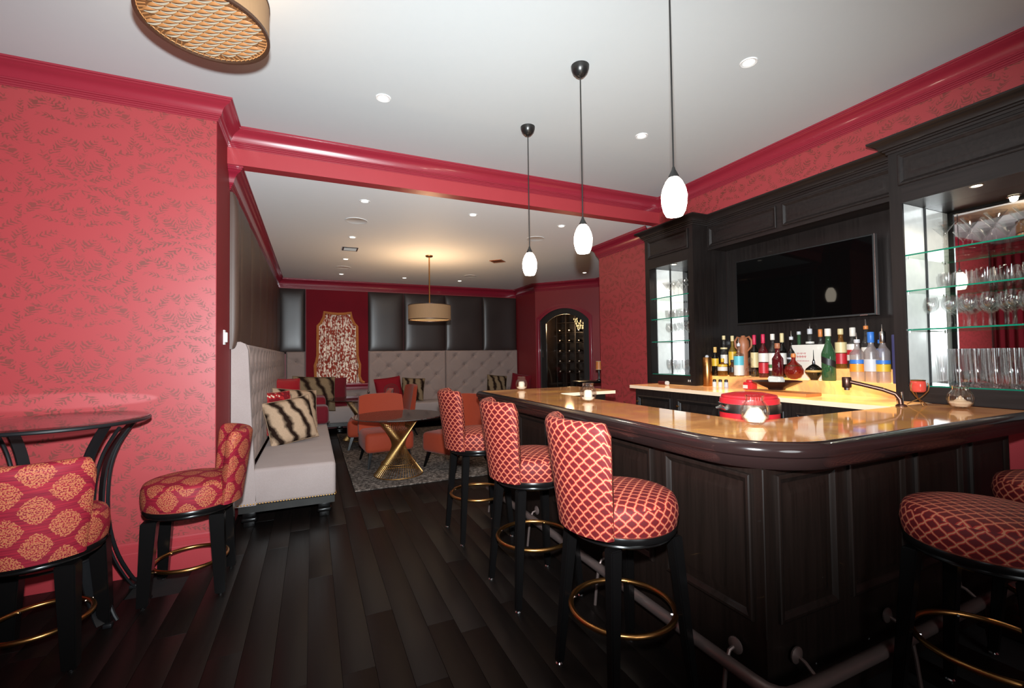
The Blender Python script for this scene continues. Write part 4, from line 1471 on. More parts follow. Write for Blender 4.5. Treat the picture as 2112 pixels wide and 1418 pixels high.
def glass_cabinet(label, y0, y1, side_dark):
    t = thing('glass_cabinet', label, 'cabinet', (FX, y0, ZB+0.002))
    T = Matrix.Translation((-FX, -y0, -(ZB+0.002)))
    zb = ZB+0.002
    ZO0, ZO1 = 1.25, 2.545           # opening
    st_ = 0.075
    # shell
    obj('side_panel', MB().box(FX+0.02, 4.3295, y1-0.03, y1, zb, 2.93).xf(T), 'espresso', t)
    obj('side_panel', MB().box(FX+0.02, 4.3295, y0, y0+0.03, zb, 2.93).xf(T), 'espresso', t)
    obj('top_box', MB().box(FX+0.02, 4.32, y0+0.03, y1-0.03, ZO1+0.02, 2.93).xf(T), 'espresso', t)
    obj('bottom_box', MB().box(FX+0.02, 4.32, y0+0.03, y1-0.03, zb, ZO0-0.004).xf(T), 'espresso', t)
    obj('mirror_back', MB().box(4.185, 4.20, y0+0.03, y1-0.03, ZO0, ZO1+0.02).xf(T), 'mirror', t, flat=True)
    a = FX+0.02 if not side_dark else FX+0.15
    obj('side_lining', MB().box(a, 4.185, y1-0.042, y1-0.031, ZO0, ZO1+0.018).xf(T), 'palemirror', t, label='pale lining on the inner side', flat=True)
    obj('back_strip', MB().box(4.175, 4.184, y1-0.052, y1-0.043, ZO0, ZO1+0.018).xf(T), 'black', t)
    # face frame
    obj('stile', MB().box(FX, FX+0.02, y1-st_, y1, zb, 2.93).xf(T), 'espresso', t)
    obj('stile', MB().box(FX, FX+0.02, y0, y0+st_, zb, 2.93).xf(T), 'espresso', t)
    obj('rail', MB().box(FX, FX+0.02, y0+st_, y1-st_, zb, ZO0).xf(T), 'espresso_h', t)
    obj('rail', MB().box(FX, FX+0.02, y0+st_, y1-st_, ZO1, 2.93).xf(T), 'espresso_h', t)
    panel_x(t, FX, y0+0.06, y1-0.06, 2.672, 2.895, 'espresso_h', 'frieze_panel', (FX, y0, zb))
    obj('crown', MB().sweep([(MX-0.0, y1), (FX, y1), (FX, y0), (MX, y0)], CRW, ZT).box(FX, MX+0.018, y0, y1, 2.93, ZT).xf(T), 'espresso_h', t, angle=25)
    # shelves
    for z in (1.256, 1.65, 1.925, 2.18):
        s_ = obj('shelf', MB().box(FX+0.045, 4.18, y0+0.035, y1-0.045, z-0.010, z).xf(T), 'shelfglass', t, flat=True)
        obj('edge', MB().box(FX+0.041, FX+0.045, y0+0.035, y1-0.045, z-0.010, z).xf(T), 'glassedge', s_, label='green front edge')
        for yy in (y1-0.05, y0+0.04):
            obj('pin', MB().lathe([(0, 0), (0.006, 0), (0.006, 0.012), (0, 0.012)], 8).xf(T @ Matrix.Translation((FX+0.10, yy, z-0.023))), 'nickel', s_)
    px = (FX+0.10, (y0+y1)/2 if y1 > 3 else 1.37, ZO1+0.018)
    pk = obj('puck_light', MB().lathe([(0.034, 0), (0.036, -0.006), (0.028, -0.008), (0.028, -0.004)], 20).xf(T @ Matrix.Translation(px)), 'nickel', t)
    obj('lens', MB().lathe([(0, -0.003), (0.027, -0.003), (0.027, -0.001), (0, -0.001)], 16).xf(T @ Matrix.Translation(px)), 'puck', pk)
    lamp('puck_lamp', 'SPOT', (px[0], px[1], px[2]-0.02), 18 if y1 < 3 else 12, (1.0, 0.88, 0.72), 0.02, (0.12, 0, -1), RAD(150), 0.6)
    return t


glass_cabinet('tall dark glass cabinet at the lounge end of the back bar', 3.63, 4.40, True)
glass_cabinet('tall dark glass cabinet full of glasses right of the television, cut by the frame', 0.55, 1.80, False)

mid = thing('television_alcove', 'dark wood alcove behind the television with panelled valance', 'cabinet', (MX, 1.80, 1.26))
T = Matrix.Translation((-MX, -1.80, -1.26))
obj('back_panel', MB().box(4.33, 4.36, 1.80, 3.63, 1.142, 2.93).xf(T), 'espresso', mid)
obj('valance', MB().box(MX, MX+0.02, 1.802, 3.628, 2.645, 2.93).xf(T), 'espresso_h', mid)
obj('soffit', MB().box(MX+0.02, 4.328, 1.802, 3.628, 2.66, 2.69).xf(T), 'espresso_h', mid)
panel_x(mid, MX, 2.81, 3.60, 2.682, 2.895, 'espresso_h', 'frieze_panel', (MX, 1.80, 1.26))
panel_x(mid, MX, 1.86, 2.75, 2.682, 2.895, 'espresso_h', 'frieze_panel', (MX, 1.80, 1.26))
obj('crown', MB().sweep([(MX, 3.63), (MX, 1.80)], CRW, ZT).box(MX, MX+0.018, 1.80, 3.63, 2.93, ZT).xf(T), 'espresso_h', mid, angle=25)

led = obj('bottle_ledge', MB().box(3.97, 4.325, 1.805, 3.60, ZB+0.001, 1.25), 'onyx_hot', flat=True)
tag(led, 'long low glowing onyx step the bottles stand on', 'ledge')
led2 = obj('bottle_ledge', MB().box(4.12, 4.325, 1.81, 2.40, 1.2505, 1.35), 'onyx_hot', flat=True)
tag(led2, 'short upper glowing onyx step behind the frosted bottles', 'ledge')

# television
tv = thing('television', 'large black flat television on the alcove wall', 'television', (4.16, 2.715, 2.13), math.atan2(0.10, 1.23)*1.0)
tw, th = 1.235, 0.67
obj('case', MB().rbox(0.0, 0.045, -tw/2, tw/2, -th/2, th/2, 0.006), 'black', tv)
obj('screen', MB().box(-0.0015, 0.0, -tw/2+0.012, tw/2-0.012, -th/2+0.016, th/2-0.012), 'tvscreen', tv, flat=True)
obj('side_bezel', MB().box(-0.001, 0.040, -tw/2-0.006, -tw/2, -th/2, th/2), 'tvframe', tv, label='silver side edge')
obj('badge', MB().box(-0.003, -0.0005, -0.035, 0.035, -th/2+0.003, -th/2+0.010), 'tvframe', tv, label='small silver badge on the lower edge')
obj('badge', MB().box(-0.003, -0.0005, -tw/2+0.06, -tw/2+0.115, -th/2+0.001, -th/2+0.010), 'tvframe', tv)
obj('wall_arm', MB().box(0.045, 0.16, -0.12, 0.12, -0.12, 0.12), 'black', tv)

# faucet
fa = thing('faucet', 'dark bronze bar faucet with a drum-shaped spout head', 'faucet', (3.46, 1.66, ZB-0.0))
obj('escutcheon', MB().lathe([(0, 0), (0.03, 0), (0.03, 0.006), (0.02, 0.014), (0, 0.014)], 20, (0, -0.055, 0.001)), 'bronze', fa)
fp = [(0, -0.055, 0.0), (0, -0.05, 0.045), (-0.006, -0.03, 0.078), (-0.03, 0.03, 0.105), (-0.075, 0.13, 0.135), (-0.098, 0.185, 0.150)]
obj('neck', MB().tube(fp, 0.0135, 12), 'bronze', fa)
obj('spout_head', MB().lathe([(0, -0.035), (0.024, -0.035), (0.027, -0.03), (0.027, 0.032), (0.024, 0.037), (0, 0.037)], 24, (-0.103, 0.205, 0.145)), 'bronze', fa)
obj('aerator', MB().lathe([(0, -0.052), (0.016, -0.052), (0.018, -0.036), (0, -0.036)], 16, (-0.103, 0.205, 0.145)), 'nickel', fa)
obj('lever', MB().tube([(0.02, -0.055, 0.01), (0.03, -0.05, 0.05), (0.045, -0.04, 0.09)], 0.005, 8), 'nickel', fa)

# red bucket on the work shelf
bk = thing('ice_bucket', 'red round ice bucket with silver band inside the bar', 'bucket', (2.66, 2.08, 0.861))
obj('bucket', MB().lathe([(0, 0), (0.15, 0), (0.168, 0.02), (0.178, 0.14), (0.182, 0.30), (0.178, 0.335), (0.165, 0.345), (0.155, 0.335), (0.150, 0.05), (0, 0.05)], 40), 'l_redtop', bk)
obj('band', MB().lathe([(0.1825, 0.245), (0.186, 0.247), (0.186, 0.305), (0.1825, 0.307)], 40), 'nickel', bk, label='brushed silver band')
obj('lid', MB().lathe([(0.17, 0.346), (0.165, 0.358), (0.10, 0.372), (0, 0.376)], 40), 'l_redtop', bk)
obj('handle', MB().tube([(-0.18, 0.03, 0.27), (-0.215, 0.04, 0.285), (-0.25, 0.05, 0.28)], [0.012, 0.015, 0.006], 8), 'nickel', bk)


# ------------------------------------------------------------------ bottles
def bottle(label, x, y, z, h, r, glass, cap, cap_h=0.035, neck=0.014, shoulder=0.60, neckz=0.74, lab=None, lz=(0.18, 0.48), band=None, name='bottle', pour=False, prof=None, cap_r=None):
    t = thing(name, label, 'bottle', (x, y, z))
    hb = h-cap_h*0.6
    p = prof or [(0, 0), (r*0.92, 0), (r, 0.008), (r, h*shoulder), (r*0.93, h*(shoulder+0.03)), (r*0.6, h*(shoulder*0.4+neckz*0.6)), (neck*1.05, h*neckz), (neck, hb-0.012), (neck*1.15, hb-0.008), (neck*1.15, hb), (0, hb)]
    obj('body', MB().lathe(p, 20), glass, t)
    if lab:
        a = PI+0.45
        obj('label', MB().lathe([(r+0.0008, h*lz[0]), (r+0.0008, h*lz[1])], 18, a0=a-1.5, a1=a+1.5), lab, t, recalc=False)
    if band:
        obj('band', MB().lathe([(r+0.0012, h*band[1]), (r+0.0012, h*band[2])], 18, a0=PI+0.45-1.4, a1=PI+0.45+1.4), band[0], t, recalc=False)
    cr_ = cap_r or neck*1.25
    obj('cap', MB().lathe([(cr_*0.9, h-cap_h), (cr_, h-cap_h+0.003), (cr_, h-0.004), (cr_*0.9, h), (0, h)], 14), cap, t)
    if pour:
        obj('pourer', MB().tube([(0, 0, h), (0, 0, h+0.02), (0.01, 0.006, h+0.055)], [0.006, 0.005, 0.003], 8), 'nickel', t)
    return t


Z1, Z2 = 1.2505, 1.3505
bottle('black wine bottle with yellow label and yellow top at the left end of the bottles', 4.04, 3.56, Z1, 0.315, 0.036, 'b_dark', 'l_gold', 0.06, lab='l_yellow', lz=(0.34, 0.60))
bottle('tall pale green bottle with a cream top behind the yellow-labelled whiskey', 4.16, 3.545, Z1, 0.44, 0.036, 'b_clear', 'l_cream', 0.045, lab='l_white', lz=(0.3, 0.52), band=('l_cream', 0.66, 0.70))
bottle('squat amber whiskey bottle with yellow and white label', 4.05, 3.475, Z1, 0.19, 0.050, 'b_amber', 'l_yellow', 0.04, shoulder=0.62, lab='l_white', lz=(0.30, 0.52), band=('l_yellow', 0.54, 0.66))
bottle('yellow liqueur bottle with yellow label and cream cap', 4.19, 3.46, Z1, 0.435, 0.040, 'b_yellow', 'l_cream', 0.06, lab='l_yellow', lz=(0.25, 0.6))
bottle('small dark brown bottle with round label beside the clay elephant', 4.06, 3.36, Z1, 0.175, 0.032, 'b_brown', 'l_black', 0.03, lab='l_black', lz=(0.25, 0.55))
# clay elephant-shaped decanter with ear loops
el = thing('clay_decanter', 'terracotta decanter with two ear-like loop handles among the bottles', 'decanter', (4.19, 3.325, Z1))
obj('body', MB().lathe([(0, 0), (0.045, 0), (0.05, 0.02), (0.045, 0.20), (0.048, 0.27), (0.06, 0.32), (0.055, 0.37), (0.035, 0.405), (0.022, 0.42), (0.02, 0.43), (0, 0.432)], 24), 'l_tan', el)
for s in (-1, 1):
    obj('ear', MB().tube([(0, s*0.03, 0.405), (0, s*0.07, 0.415), (0, s*0.10, 0.375), (0, s*0.095, 0.31), (0, s*0.05, 0.265)], [0.007, 0.011, 0.012, 0.011, 0.008], 10), 'l_tan', el)
obj('trunk', MB().tube([(-0.05, 0, 0.33), (-0.075, 0, 0.26), (-0.07, 0, 0.17), (-0.062, 0, 0.10)], [0.02, 0.018, 0.014, 0.012], 10), 'l_tan', el)
bottle('clear bottle with a large white and turquoise label in front of the clay elephant', 4.03, 3.255, Z1, 0.345, 0.048, 'b_clear', 'l_silver', 0.03, shoulder=0.66, lab='l_white', lz=(0.05, 0.62), band=('l_teal', 0.35, 0.62), pour=True)
bottle('dark wine bottle with red foil and cream label', 4.17, 3.18, Z1, 0.43, 0.037, 'b_dark', 'l_pink', 0.10, lab='l_cream', lz=(0.22, 0.58))
t = thing('crystal_decanter', 'round cut-crystal decanter between the turquoise label and the red bottles', 'decanter', (4.02, 3.115, Z1))
obj('body', MB().lathe([(0, 0), (0.036, 0), (0.052, 0.03), (0.055, 0.06), (0.045, 0.095), (0.018, 0.115), (0.016, 0.14), (0.022, 0.15), (0, 0.15)], 12), 'glass', t, flat=True)
obj('stopper', MB().lathe([(0, 0.15), (0.014, 0.155), (0.022, 0.18), (0.012, 0.20), (0, 0.203)], 8), 'glass', t, flat=True)
bottle('red-topped bottle with white label and red lower label', 4.10, 3.03, Z1, 0.43, 0.044, 'b_wine', 'l_pink', 0.09, lab='l_white', lz=(0.36, 0.56), band=('l_red', 0.10, 0.34))
bottle('clear bottle with a white cap and white and green label', 4.15, 2.965, Z1, 0.43, 0.039, 'b_clear', 'l_white', 0.06, lab='l_white', lz=(0.16, 0.56), band=('l_green', 0.22, 0.30), cap_r=0.02)
bottle('dark bottle with a cream wax cap behind the corked decanter', 4.21, 2.91, Z1, 0.435, 0.036, 'b_dark', 'l_cream', 0.09, lab='l_white', lz=(0.3, 0.55))
t = bottle('tall dark red decanter with a cork stopper', 4.04, 2.84, Z1, 0.335, 0.048, 'b_wine', 'l_tan', 0.05, shoulder=0.55, neckz=0.72, neck=0.019)
bottle('dark whiskey bottle with black and silver label and steel pourer', 4.17, 2.79, Z1, 0.395, 0.041, 'b_dark', 'l_silver', 0.03, lab='l_black', lz=(0.28, 0.60), band=('l_silver', 0.46, 0.50), pour=True)
t = thing('round_flask', 'round red flask with a short neck on the onyx step', 'bottle', (4.03, 2.68, Z1))
obj('body', MB().lathe([(0, 0), (0.025, 0), (0.055, 0.018), (0.077, 0.055), (0.078, 0.085), (0.062, 0.125), (0.03, 0.155), (0.017, 0.175), (0.017, 0.20), (0, 0.20)], 28), 'b_red', t)
obj('collar', MB().lathe([(0.0345, 0.149), (0.066, 0.122), (0.0665, 0.120)], 28), 'b_brown', t)
obj('stopper', MB().lathe([(0, 0.2), (0.019, 0.2), (0.022, 0.21), (0.018, 0.235), (0, 0.238)], 14), 'l_copper', t)
bottle('slim dark bottle with a small silver top behind the white box', 4.27, 2.78, Z1, 0.445, 0.030, 'b_green', 'l_silver', 0.03)
bx = thing('gift_box', 'white rectangular bottle box with thin red script', 'box', (4.19, 2.632, Z1))
obj('carton', MB().rbox(-0.03, 0.03, -0.155, 0.155, 0, 0.315, 0.003), 'l_white', bx)
rs_ = random.Random(5)
for row, (z, amp, n) in enumerate(((0.235, 0.010, 7), (0.205, 0.013, 10), (0.165, 0.006, 12))):
    p = []
    L = 0.085 if row < 2 else 0.11
    for i in range(n*6+1):
        p.append((-0.0312, 0.10-L*i/(n*6), z+amp*math.sin(i*1.1)*(0.6+0.4*math.sin(i*0.37))))
    obj('script_line', MB().tube(p, 0.0011, 4), 'l_red', bx)
bottle('clear bottle with a silver stopper and white collar behind the white box', 4.275, 2.68, Z1, 0.465, 0.034, 'b_clear', 'l_silver', 0.05, neck=0.016, band=('l_white', 0.70, 0.74), cap_r=0.021, pour=True)
bottle('bottle with an orange cap behind the white box', 4.275, 2.585, Z1, 0.455, 0.034, 'b_clear', 'l_copper', 0.07)
t = thing('cognac_decanter', 'low black cognac decanter with gold band and spike stopper', 'decanter', (4.03, 2.50, Z1))
obj('body', MB().lathe([(0, 0), (0.028, 0), (0.03, 0.012), (0.058, 0.055), (0.068, 0.075), (0.060, 0.10), (0.03, 0.128), (0.012, 0.14), (0.011, 0.165), (0, 0.165)], 28), 'b_dark', t)
obj('band', MB().lathe([(0.0640, 0.068), (0.0702, 0.076), (0.0665, 0.088)], 28), 'l_gold', t)
obj('spike', MB().tube([(0, 0, 0.165), (0, 0, 0.185), (0, 0, 0.265)], [0.010, 0.004, 0.0015], 8), 'lacquer', t)
gb = bottle('green whisky bottle with a white cap and slanted black label', 4.03, 2.375, Z1, 0.445, 0.052, 'b_green', 'l_white', 0.065, shoulder=0.52, neckz=0.74, neck=0.019, lab=None)
lb = MB()
lb.grid(lambda u, v: (0.0528*math.cos(PI+0.45+(u-0.5)*2.6), 0.0528*math.sin(PI+0.45+(u-0.5)*2.6), 0.135+v*0.055+(0.5-u)*0.055), 16, 2)
obj('label', lb, 'l_black', gb, recalc=False)
bottle('amber bourbon bottle with cream and dark red label on the upper step', 4.19, 2.365, Z2, 0.345, 0.042, 'b_amber', 'l_cream', 0.05, lab='l_cream', lz=(0.40, 0.66), band=('l_red', 0.12, 0.38), neck=0.017)
bottle('clear bottle with white cap and white label on the upper step', 4.19, 2.27, Z2, 0.35, 0.043, 'b_clear', 'l_white', 0.075, lab='l_white', lz=(0.2, 0.60), band=('l_red', 0.34, 0.46), neck=0.018, cap_r=0.022)
bottle('clear bottle with a copper pourer between the frosted bottles', 4.22, 2.185, Z2, 0.36, 0.034, 'b_clear', 'l_copper', 0.03, pour=True, lab='l_white', lz=(0.2, 0.5))
bottle('clear bottle with blue label behind the blue-capped frosted bottle', 4.25, 2.10, Z2, 0.24, 0.028, 'b_clear', 'l_blue', 0.03, lab='l_blue', lz=(0.4, 0.7))
bottle('frosted bottle with an orange label and steel pourer', 4.05, 2.165, Z1, 0.345, 0.051, 'frost', 'l_silver', 0.03, shoulder=0.66, neckz=0.80, neck=0.017, lab='l_orange', lz=(0.24, 0.42), band=('l_blue', 0.43, 0.52), pour=True)
bottle('frosted bottle with a bright blue cap', 4.05, 2.065, Z1, 0.40, 0.048, 'frost', 'l_blue', 0.085, shoulder=0.60, neckz=0.74, neck=0.018, lab='l_silver', lz=(0.22, 0.46), cap_r=0.023)
bottle('frosted bottle with a yellow label and tall ribbed pourer', 4.05, 1.985, Z1, 0.40, 0.045, 'frost', 'nickel', 0.09, shoulder=0.60, neckz=0.74, neck=0.017, lab='l_yellow', lz=(0.22, 0.36), band=('l_blue', 0.37, 0.44), pour=True)
nb = obj('navy_box', MB().rbox(-0.05, 0.05, -0.028, 0.028, 0, 0.37, 0.003), 'l_navy', None, (4.05, 1.875, Z1))
tag(nb, 'tall navy blue carton beside the frosted bottles', 'box')
obj('emblem', MB().box(-0.0512, -0.05, -0.012, 0.006, 0.20, 0.225).box(-0.0512, -0.05, -0.012, 0.002, 0.15, 0.185), 'l_white', nb)

# things on the back counter
t = thing('metal_canister', 'tall bronze-gold canister standing by the glass cabinet', 'canister', (3.90, 3.665-0.12, ZB+0.002))
obj('body', MB().lathe([(0, 0), (0.046, 0), (0.048, 0.004), (0.048, 0.305), (0.044, 0.312), (0, 0.312)], 28), 'brass', t)
obj('lid', MB().lathe([(0, 0.312), (0.018, 0.312), (0.02, 0.322), (0.012, 0.335), (0, 0.337)], 14), 'l_silver', t)
for i, (x, y) in enumerate(((3.84, 3.40), (3.86, 3.345), (3.88, 3.29))):
    t = thing('shaker_jar', ['small white shaker jar with dark lid, nearest the bronze canister', 'middle small shaker jar with dark lid in front of the bottles', 'small grey shaker jar with dark lid, furthest from the canister'][i], 'jar', (x, y, ZB+0.002), 0, 'shaker jars on the back counter')
    obj('body', MB().lathe([(0, 0), (0.019, 0), (0.021, 0.004), (0.021, 0.05), (0.017, 0.058), (0, 0.058)], 16), 'l_white' if i < 2 else 'l_silver', t)
    obj('lid', MB().lathe([(0.018, 0.058), (0.018, 0.078), (0.012, 0.084), (0, 0.085)], 14), 'l_black', t)
t = thing('red_jar', 'small red jar with a white label beside the plate', 'jar', (3.86, 3.0, ZB+0.002))
obj('body', MB().rbox(-0.04, 0.04, -0.05, 0.05, 0, 0.075, 0.012), 'l_redtop', t)
obj('label', MB().box(-0.0415, -0.04, -0.005, 0.046, 0.012, 0.045).box(-0.0425, -0.0415, 0.01, 0.03, 0.025, 0.03), 'l_white', t)
obj('lid', MB().lathe([(0.034, 0.075), (0.034, 0.088), (0.028, 0.094), (0, 0.095)], 18), 'l_redtop', t)
pl = thing('shallow_bowl', 'wide shallow dark bowl on the lit counter', 'bowl', (3.72, 2.63, ZB+0.032))
obj('bowl', MB().lathe([(0, 0), (0.065, 0), (0.07, 0.012), (0.12, 0.035), (0.19, 0.07), (0.195, 0.074), (0.19, 0.077), (0.12, 0.045), (0.06, 0.022), (0, 0.02)], 40), 'bronze', pl)
pk_ = thing('napkin_packet', 'crumpled white and blue packet lying in the shallow bowl', 'packet', (3.70, 2.62, ZB+0.072))
cr = MB().rbox(-0.04, 0.04, -0.06, 0.06, 0, 0.075, 0.025)
rr2 = random.Random(9)
cr.v = [(x+rr2.uniform(-.008, .008), y+rr2.uniform(-.008, .008), z+rr2.uniform(-.006, .006)) for x, y, z in cr.v]
obj('wrapper', cr, 'l_white', pk_, flat=True)
obj('stripe', MB().box(-0.05, 0.03, -0.075, 0.02, -0.006, 0.008), 'l_navy', pk_)
cb_ = obj('cutting_board', MB().rbox(-0.10, 0.10, -0.27, 0.27, 0, 0.028, 0.006), 'l_copper', None, (3.62, 2.52, ZB+0.002))
tag(cb_, 'long orange-brown wooden board under the shallow bowl', 'board')
t = thing('lying_bottle', 'dark red bottle lying on its side below the glass cabinet shelves', 'bottle', (3.68, 3.97, ZB+0.026), 0)
obj('body', MB().lathe([(0, -0.07), (0.022, -0.07), (0.024, -0.06), (0.024, 0.045), (0, 0.045)], 16).xf(Matrix.Rotation(PI/2, 4, 'X')), 'b_wine', t)
obj('cap', MB().lathe([(0.0, 0.045), (0.024, 0.045), (0.023, 0.068), (0, 0.07)], 16).xf(Matrix.Rotation(PI/2, 4, 'X')), 'l_white', t)


# ------------------------------------------------------------------ candle bowls and votive on the bar
def fishbowl(label, x, y, s, fill):
    t = thing('glass_bowl', label, 'candle holder', (x, y, ZB+0.001), 0, 'glass bowls on the bar top')
    p = [(0, 0), (0.034, 0), (0.046, 0.008), (0.061, 0.032), (0.066, 0.060), (0.060, 0.090), (0.046, 0.110), (0.043, 0.118), (0.044, 0.140), (0.041, 0.140), (0.040, 0.118), (0.043, 0.108), (0.057, 0.089), (0.0625, 0.060), (0.058, 0.034), (0.043, 0.012), (0, 0.008)]
    obj('bowl', MB().lathe([(a*s, b*s) for a, b in p], 44), 'ribglass', t)
    if fill == 'candle':
        obj('candle', MB().lathe([(0, 0.0095), (0.030, 0.0095), (0.033, 0.02), (0.031, 0.075), (0.024, 0.085), (0.010, 0.088), (0, 0.086)], 24), 'wax', t)
        obj('sand', MB().lathe([(0.032, 0.0095), (0.046, 0.02), (0.050, 0.03), (0.034, 0.032)], 24), 'wax', t)
    elif fill == 'mound':
        mb = MB().lathe([(0, 0.0095), (0.042, 0.012), (0.054, 0.032), (0.046, 0.046), (0.034, 0.066), (0.022, 0.080), (0, 0.084)], 24)
        r_ = random.Random(2)
        mb.v = [(a+r_.uniform(-.002, .002), b+r_.uniform(-.002, .002), c+r_.uniform(-.003, .003) if c > .04 else c) for a, b, c in mb.v]
        obj('candle_wax', mb, 'wax', t)
    else:
        obj('sand', MB().lathe([(0, 0.0095), (0.040, 0.012), (0.054, 0.032), (0.050, 0.040), (0, 0.050)], 24), 'sand', t)
        obj('shell', MB().lathe([(0.030, 0.044), (0.016, 0.060), (0, 0.078)], 9), 'sand', t)
    return t


fishbowl('ribbed glass bowl with a white candle at the lounge end of the bar', 2.0, 4.235, 0.98, 'candle')
fishbowl('ribbed glass bowl with a white candle halfway along the bar', 1.945, 2.915, 1.0, 'candle')
fishbowl('ribbed glass bowl with a white wax mound in front of the red bucket', 2.035, 1.56, 1.02, 'mound')
fishbowl('glass bowl of beige sand with a shell at the cabinet end of the bar', 3.64, 1.385, 0.98, 'shell')
v = thing('votive_holder', 'coral glass votive in a crossed gold wire stand', 'candle holder', (3.60, 1.575, ZB+0.001))
obj('cup', MB().lathe([(0, 0.088), (0.03, 0.088), (0.038, 0.095), (0.041, 0.13), (0.038, 0.155), (0.034, 0.162), (0.032, 0.158), (0.036, 0.13), (0.033, 0.098), (0, 0.094)], 28), 'pinkglass', v)
obj('rim', MB().tube(ring(0.036, 28, 0.163), 0.004, 6, closed=True), 'brass', v)
for i in range(3):
    a = 2*PI*i/3+0.75
    pts = [(0.060, 0.0), (0.03, 0.022), (0.004, 0.042), (0.026, 0.066), (0.048, 0.095), (0.053, 0.125), (0.046, 0.146)]
    obj('wire', MB().tube([(r*math.cos(a+(PI if j < 2 else 0)), r*math.sin(a+(PI if j < 2 else 0)), z+0.003) for j, (r, z) in enumerate(pts)], 0.003, 6), 'gold', v)


# ------------------------------------------------------------------ glassware on the shelves
GL = {
    'martini_glass': [(0, 0), (0.036, 0.0), (0.034, 0.003), (0.006, 0.006), (0.004, 0.015), (0.004, 0.105), (0.008, 0.115), (0.054, 0.185), (0.0525, 0.1855), (0.006, 0.119), (0, 0.117)],
    'tumbler': [(0, 0), (0.030, 0.0), (0.033, 0.004), (0.040, 0.05), (0.041, 0.095), (0.0395, 0.095), (0.0385, 0.05), (0.031, 0.012), (0, 0.010)],
    'wine_glass': [(0, 0), (0.034, 0.0), (0.032, 0.003), (0.006, 0.006), (0.004, 0.014), (0.004, 0.098), (0.014, 0.108), (0.034, 0.128), (0.041, 0.155), (0.038, 0.188), (0.032, 0.215), (0.0308, 0.215), (0.0365, 0.188), (0.0395, 0.155), (0.033, 0.131), (0.012, 0.112), (0, 0.110)],
    'pilsner_glass': [(0, 0), (0.029, 0.0), (0.029, 0.012), (0.022, 0.020), (0.022, 0.028), (0.030, 0.13), (0.036, 0.25), (0.0345, 0.25), (0.0285, 0.13), (0.020, 0.036), (0, 0.034)],
    'footed_glass': [(0, 0), (0.030, 0.0), (0.028, 0.004), (0.006, 0.010), (0.008, 0.035), (0.030, 0.065), (0.038, 0.11), (0.036, 0.17), (0.0345, 0.17), (0.0365, 0.11), (0.028, 0.068), (0, 0.045)],
    'coupe_glass': [(0, 0), (0.034, 0.0), (0.032, 0.003), (0.006, 0.006), (0.004, 0.014), (0.004, 0.10), (0.016, 0.110), (0.042, 0.13), (0.050, 0.155), (0.0485, 0.155), (0.040, 0.132), (0.014, 0.114), (0, 0.112)],
}
GM = {k: MB().lathe(p, 20).mesh(k, [MT['glass']], angle=60) for k, p in GL.items()}


ORD = ['first', 'second', 'third', 'fourth', 'fifth', 'sixth', 'seventh']


def glass_rows(kind, x0, dx, nx, y0, dy, ny, z, what, shelf, group, jit=0.008, seed=1):
    r_ = random.Random(seed)
    rows = ['front', 'back'] if nx == 2 else ['front', 'middle', 'back']
    for i in range(nx):
        for j in range(ny):
            o = bpy.data.objects.new(kind, GM[kind])
            COL.objects.link(o)
            o.location = (x0+dx*i+r_.uniform(-jit, jit), y0+dy*j+r_.uniform(-jit, jit)+(dy*0.5 if i % 2 else 0), z+0.0008)
            o.rotation_euler = (0, 0, r_.uniform(0, 6))
            tag(o, '%s, %s from the left in the %s row, %s' % (what, ORD[ny-1-j], rows[i], shelf), 'glass', group)


S = (1.256, 1.65, 1.925, 2.18)
RC, LC = 'cabinet right of television', 'cabinet left of television'
glass_rows('martini_glass', 3.93, 0.12, 2, 1.16, 0.125, 4, S[3], 'martini glass', 'top shelf, '+RC, 'martini glasses, right cabinet', seed=2)
glass_rows('tumbler', 3.92, 0.105, 2, 1.14, 0.10, 5, S[2], 'tumbler', 'second shelf, '+RC, 'tumblers, right cabinet', seed=3)
glass_rows('wine_glass', 3.915, 0.095, 3, 1.13, 0.098, 6, S[1], 'wine glass', 'third shelf, '+RC, 'wine glasses, right cabinet', seed=4)
glass_rows('pilsner_glass', 3.91, 0.085, 3, 1.13, 0.088, 6, S[0], 'pilsner glass', 'bottom shelf, '+RC, 'pilsner glasses, right cabinet', 0.005, seed=5)
glass_rows('martini_glass', 3.95, 0.12, 2, 3.79, 0.13, 4, S[3], 'martini glass', 'top shelf, '+LC, 'martini glasses, left cabinet', seed=6)
glass_rows('tumbler', 3.93, 0.12, 2, 3.79, 0.115, 4, S[2], 'tumbler', 'second shelf, '+LC, 'tumblers, left cabinet', seed=7)
glass_rows('wine_glass', 3.93, 0.12, 2, 3.78, 0.115, 4, S[1], 'wine glass', 'third shelf, '+LC, 'wine glasses, left cabinet', seed=8)
glass_rows('footed_glass', 3.93, 0.12, 2, 3.78, 0.12, 4, S[0], 'footed glass', 'bottom shelf, '+LC, 'footed glasses, left cabinet', seed=9)

# ------------------------------------------------------------------ lamps
def pendant(label, x, y):
    t = thing('pendant_lamp', label, 'lamp', (x, y, ZC), 0, 'opal pendants over the bar')
    obj('canopy', MB().lathe([(0, -0.075), (0.012, -0.075), (0.03, -0.066), (0.050, -0.045), (0.060, -0.02), (0.062, 0), (0, 0)], 28), 'darkmetal', t)
    obj('cord', MB().tube([(0, 0, -0.07), (0, 0, -1.04)], 0.0042, 6), 'darkmetal', t)
    obj('socket', MB().lathe([(0, -1.03), (0.006, -1.03), (0.010, -1.045), (0.026, -1.078), (0.026, -1.086), (0, -1.086)], 20), 'darkmetal', t)
    obj('shade', MB().lathe([(0.022, -1.082), (0.040, -1.105), (0.055, -1.14), (0.062, -1.175), (0.060, -1.215), (0.052, -1.25), (0.040, -1.274), (0.037, -1.272), (0, -1.268)], 28), 'opal', t, label='glowing opal glass shade')
    return t


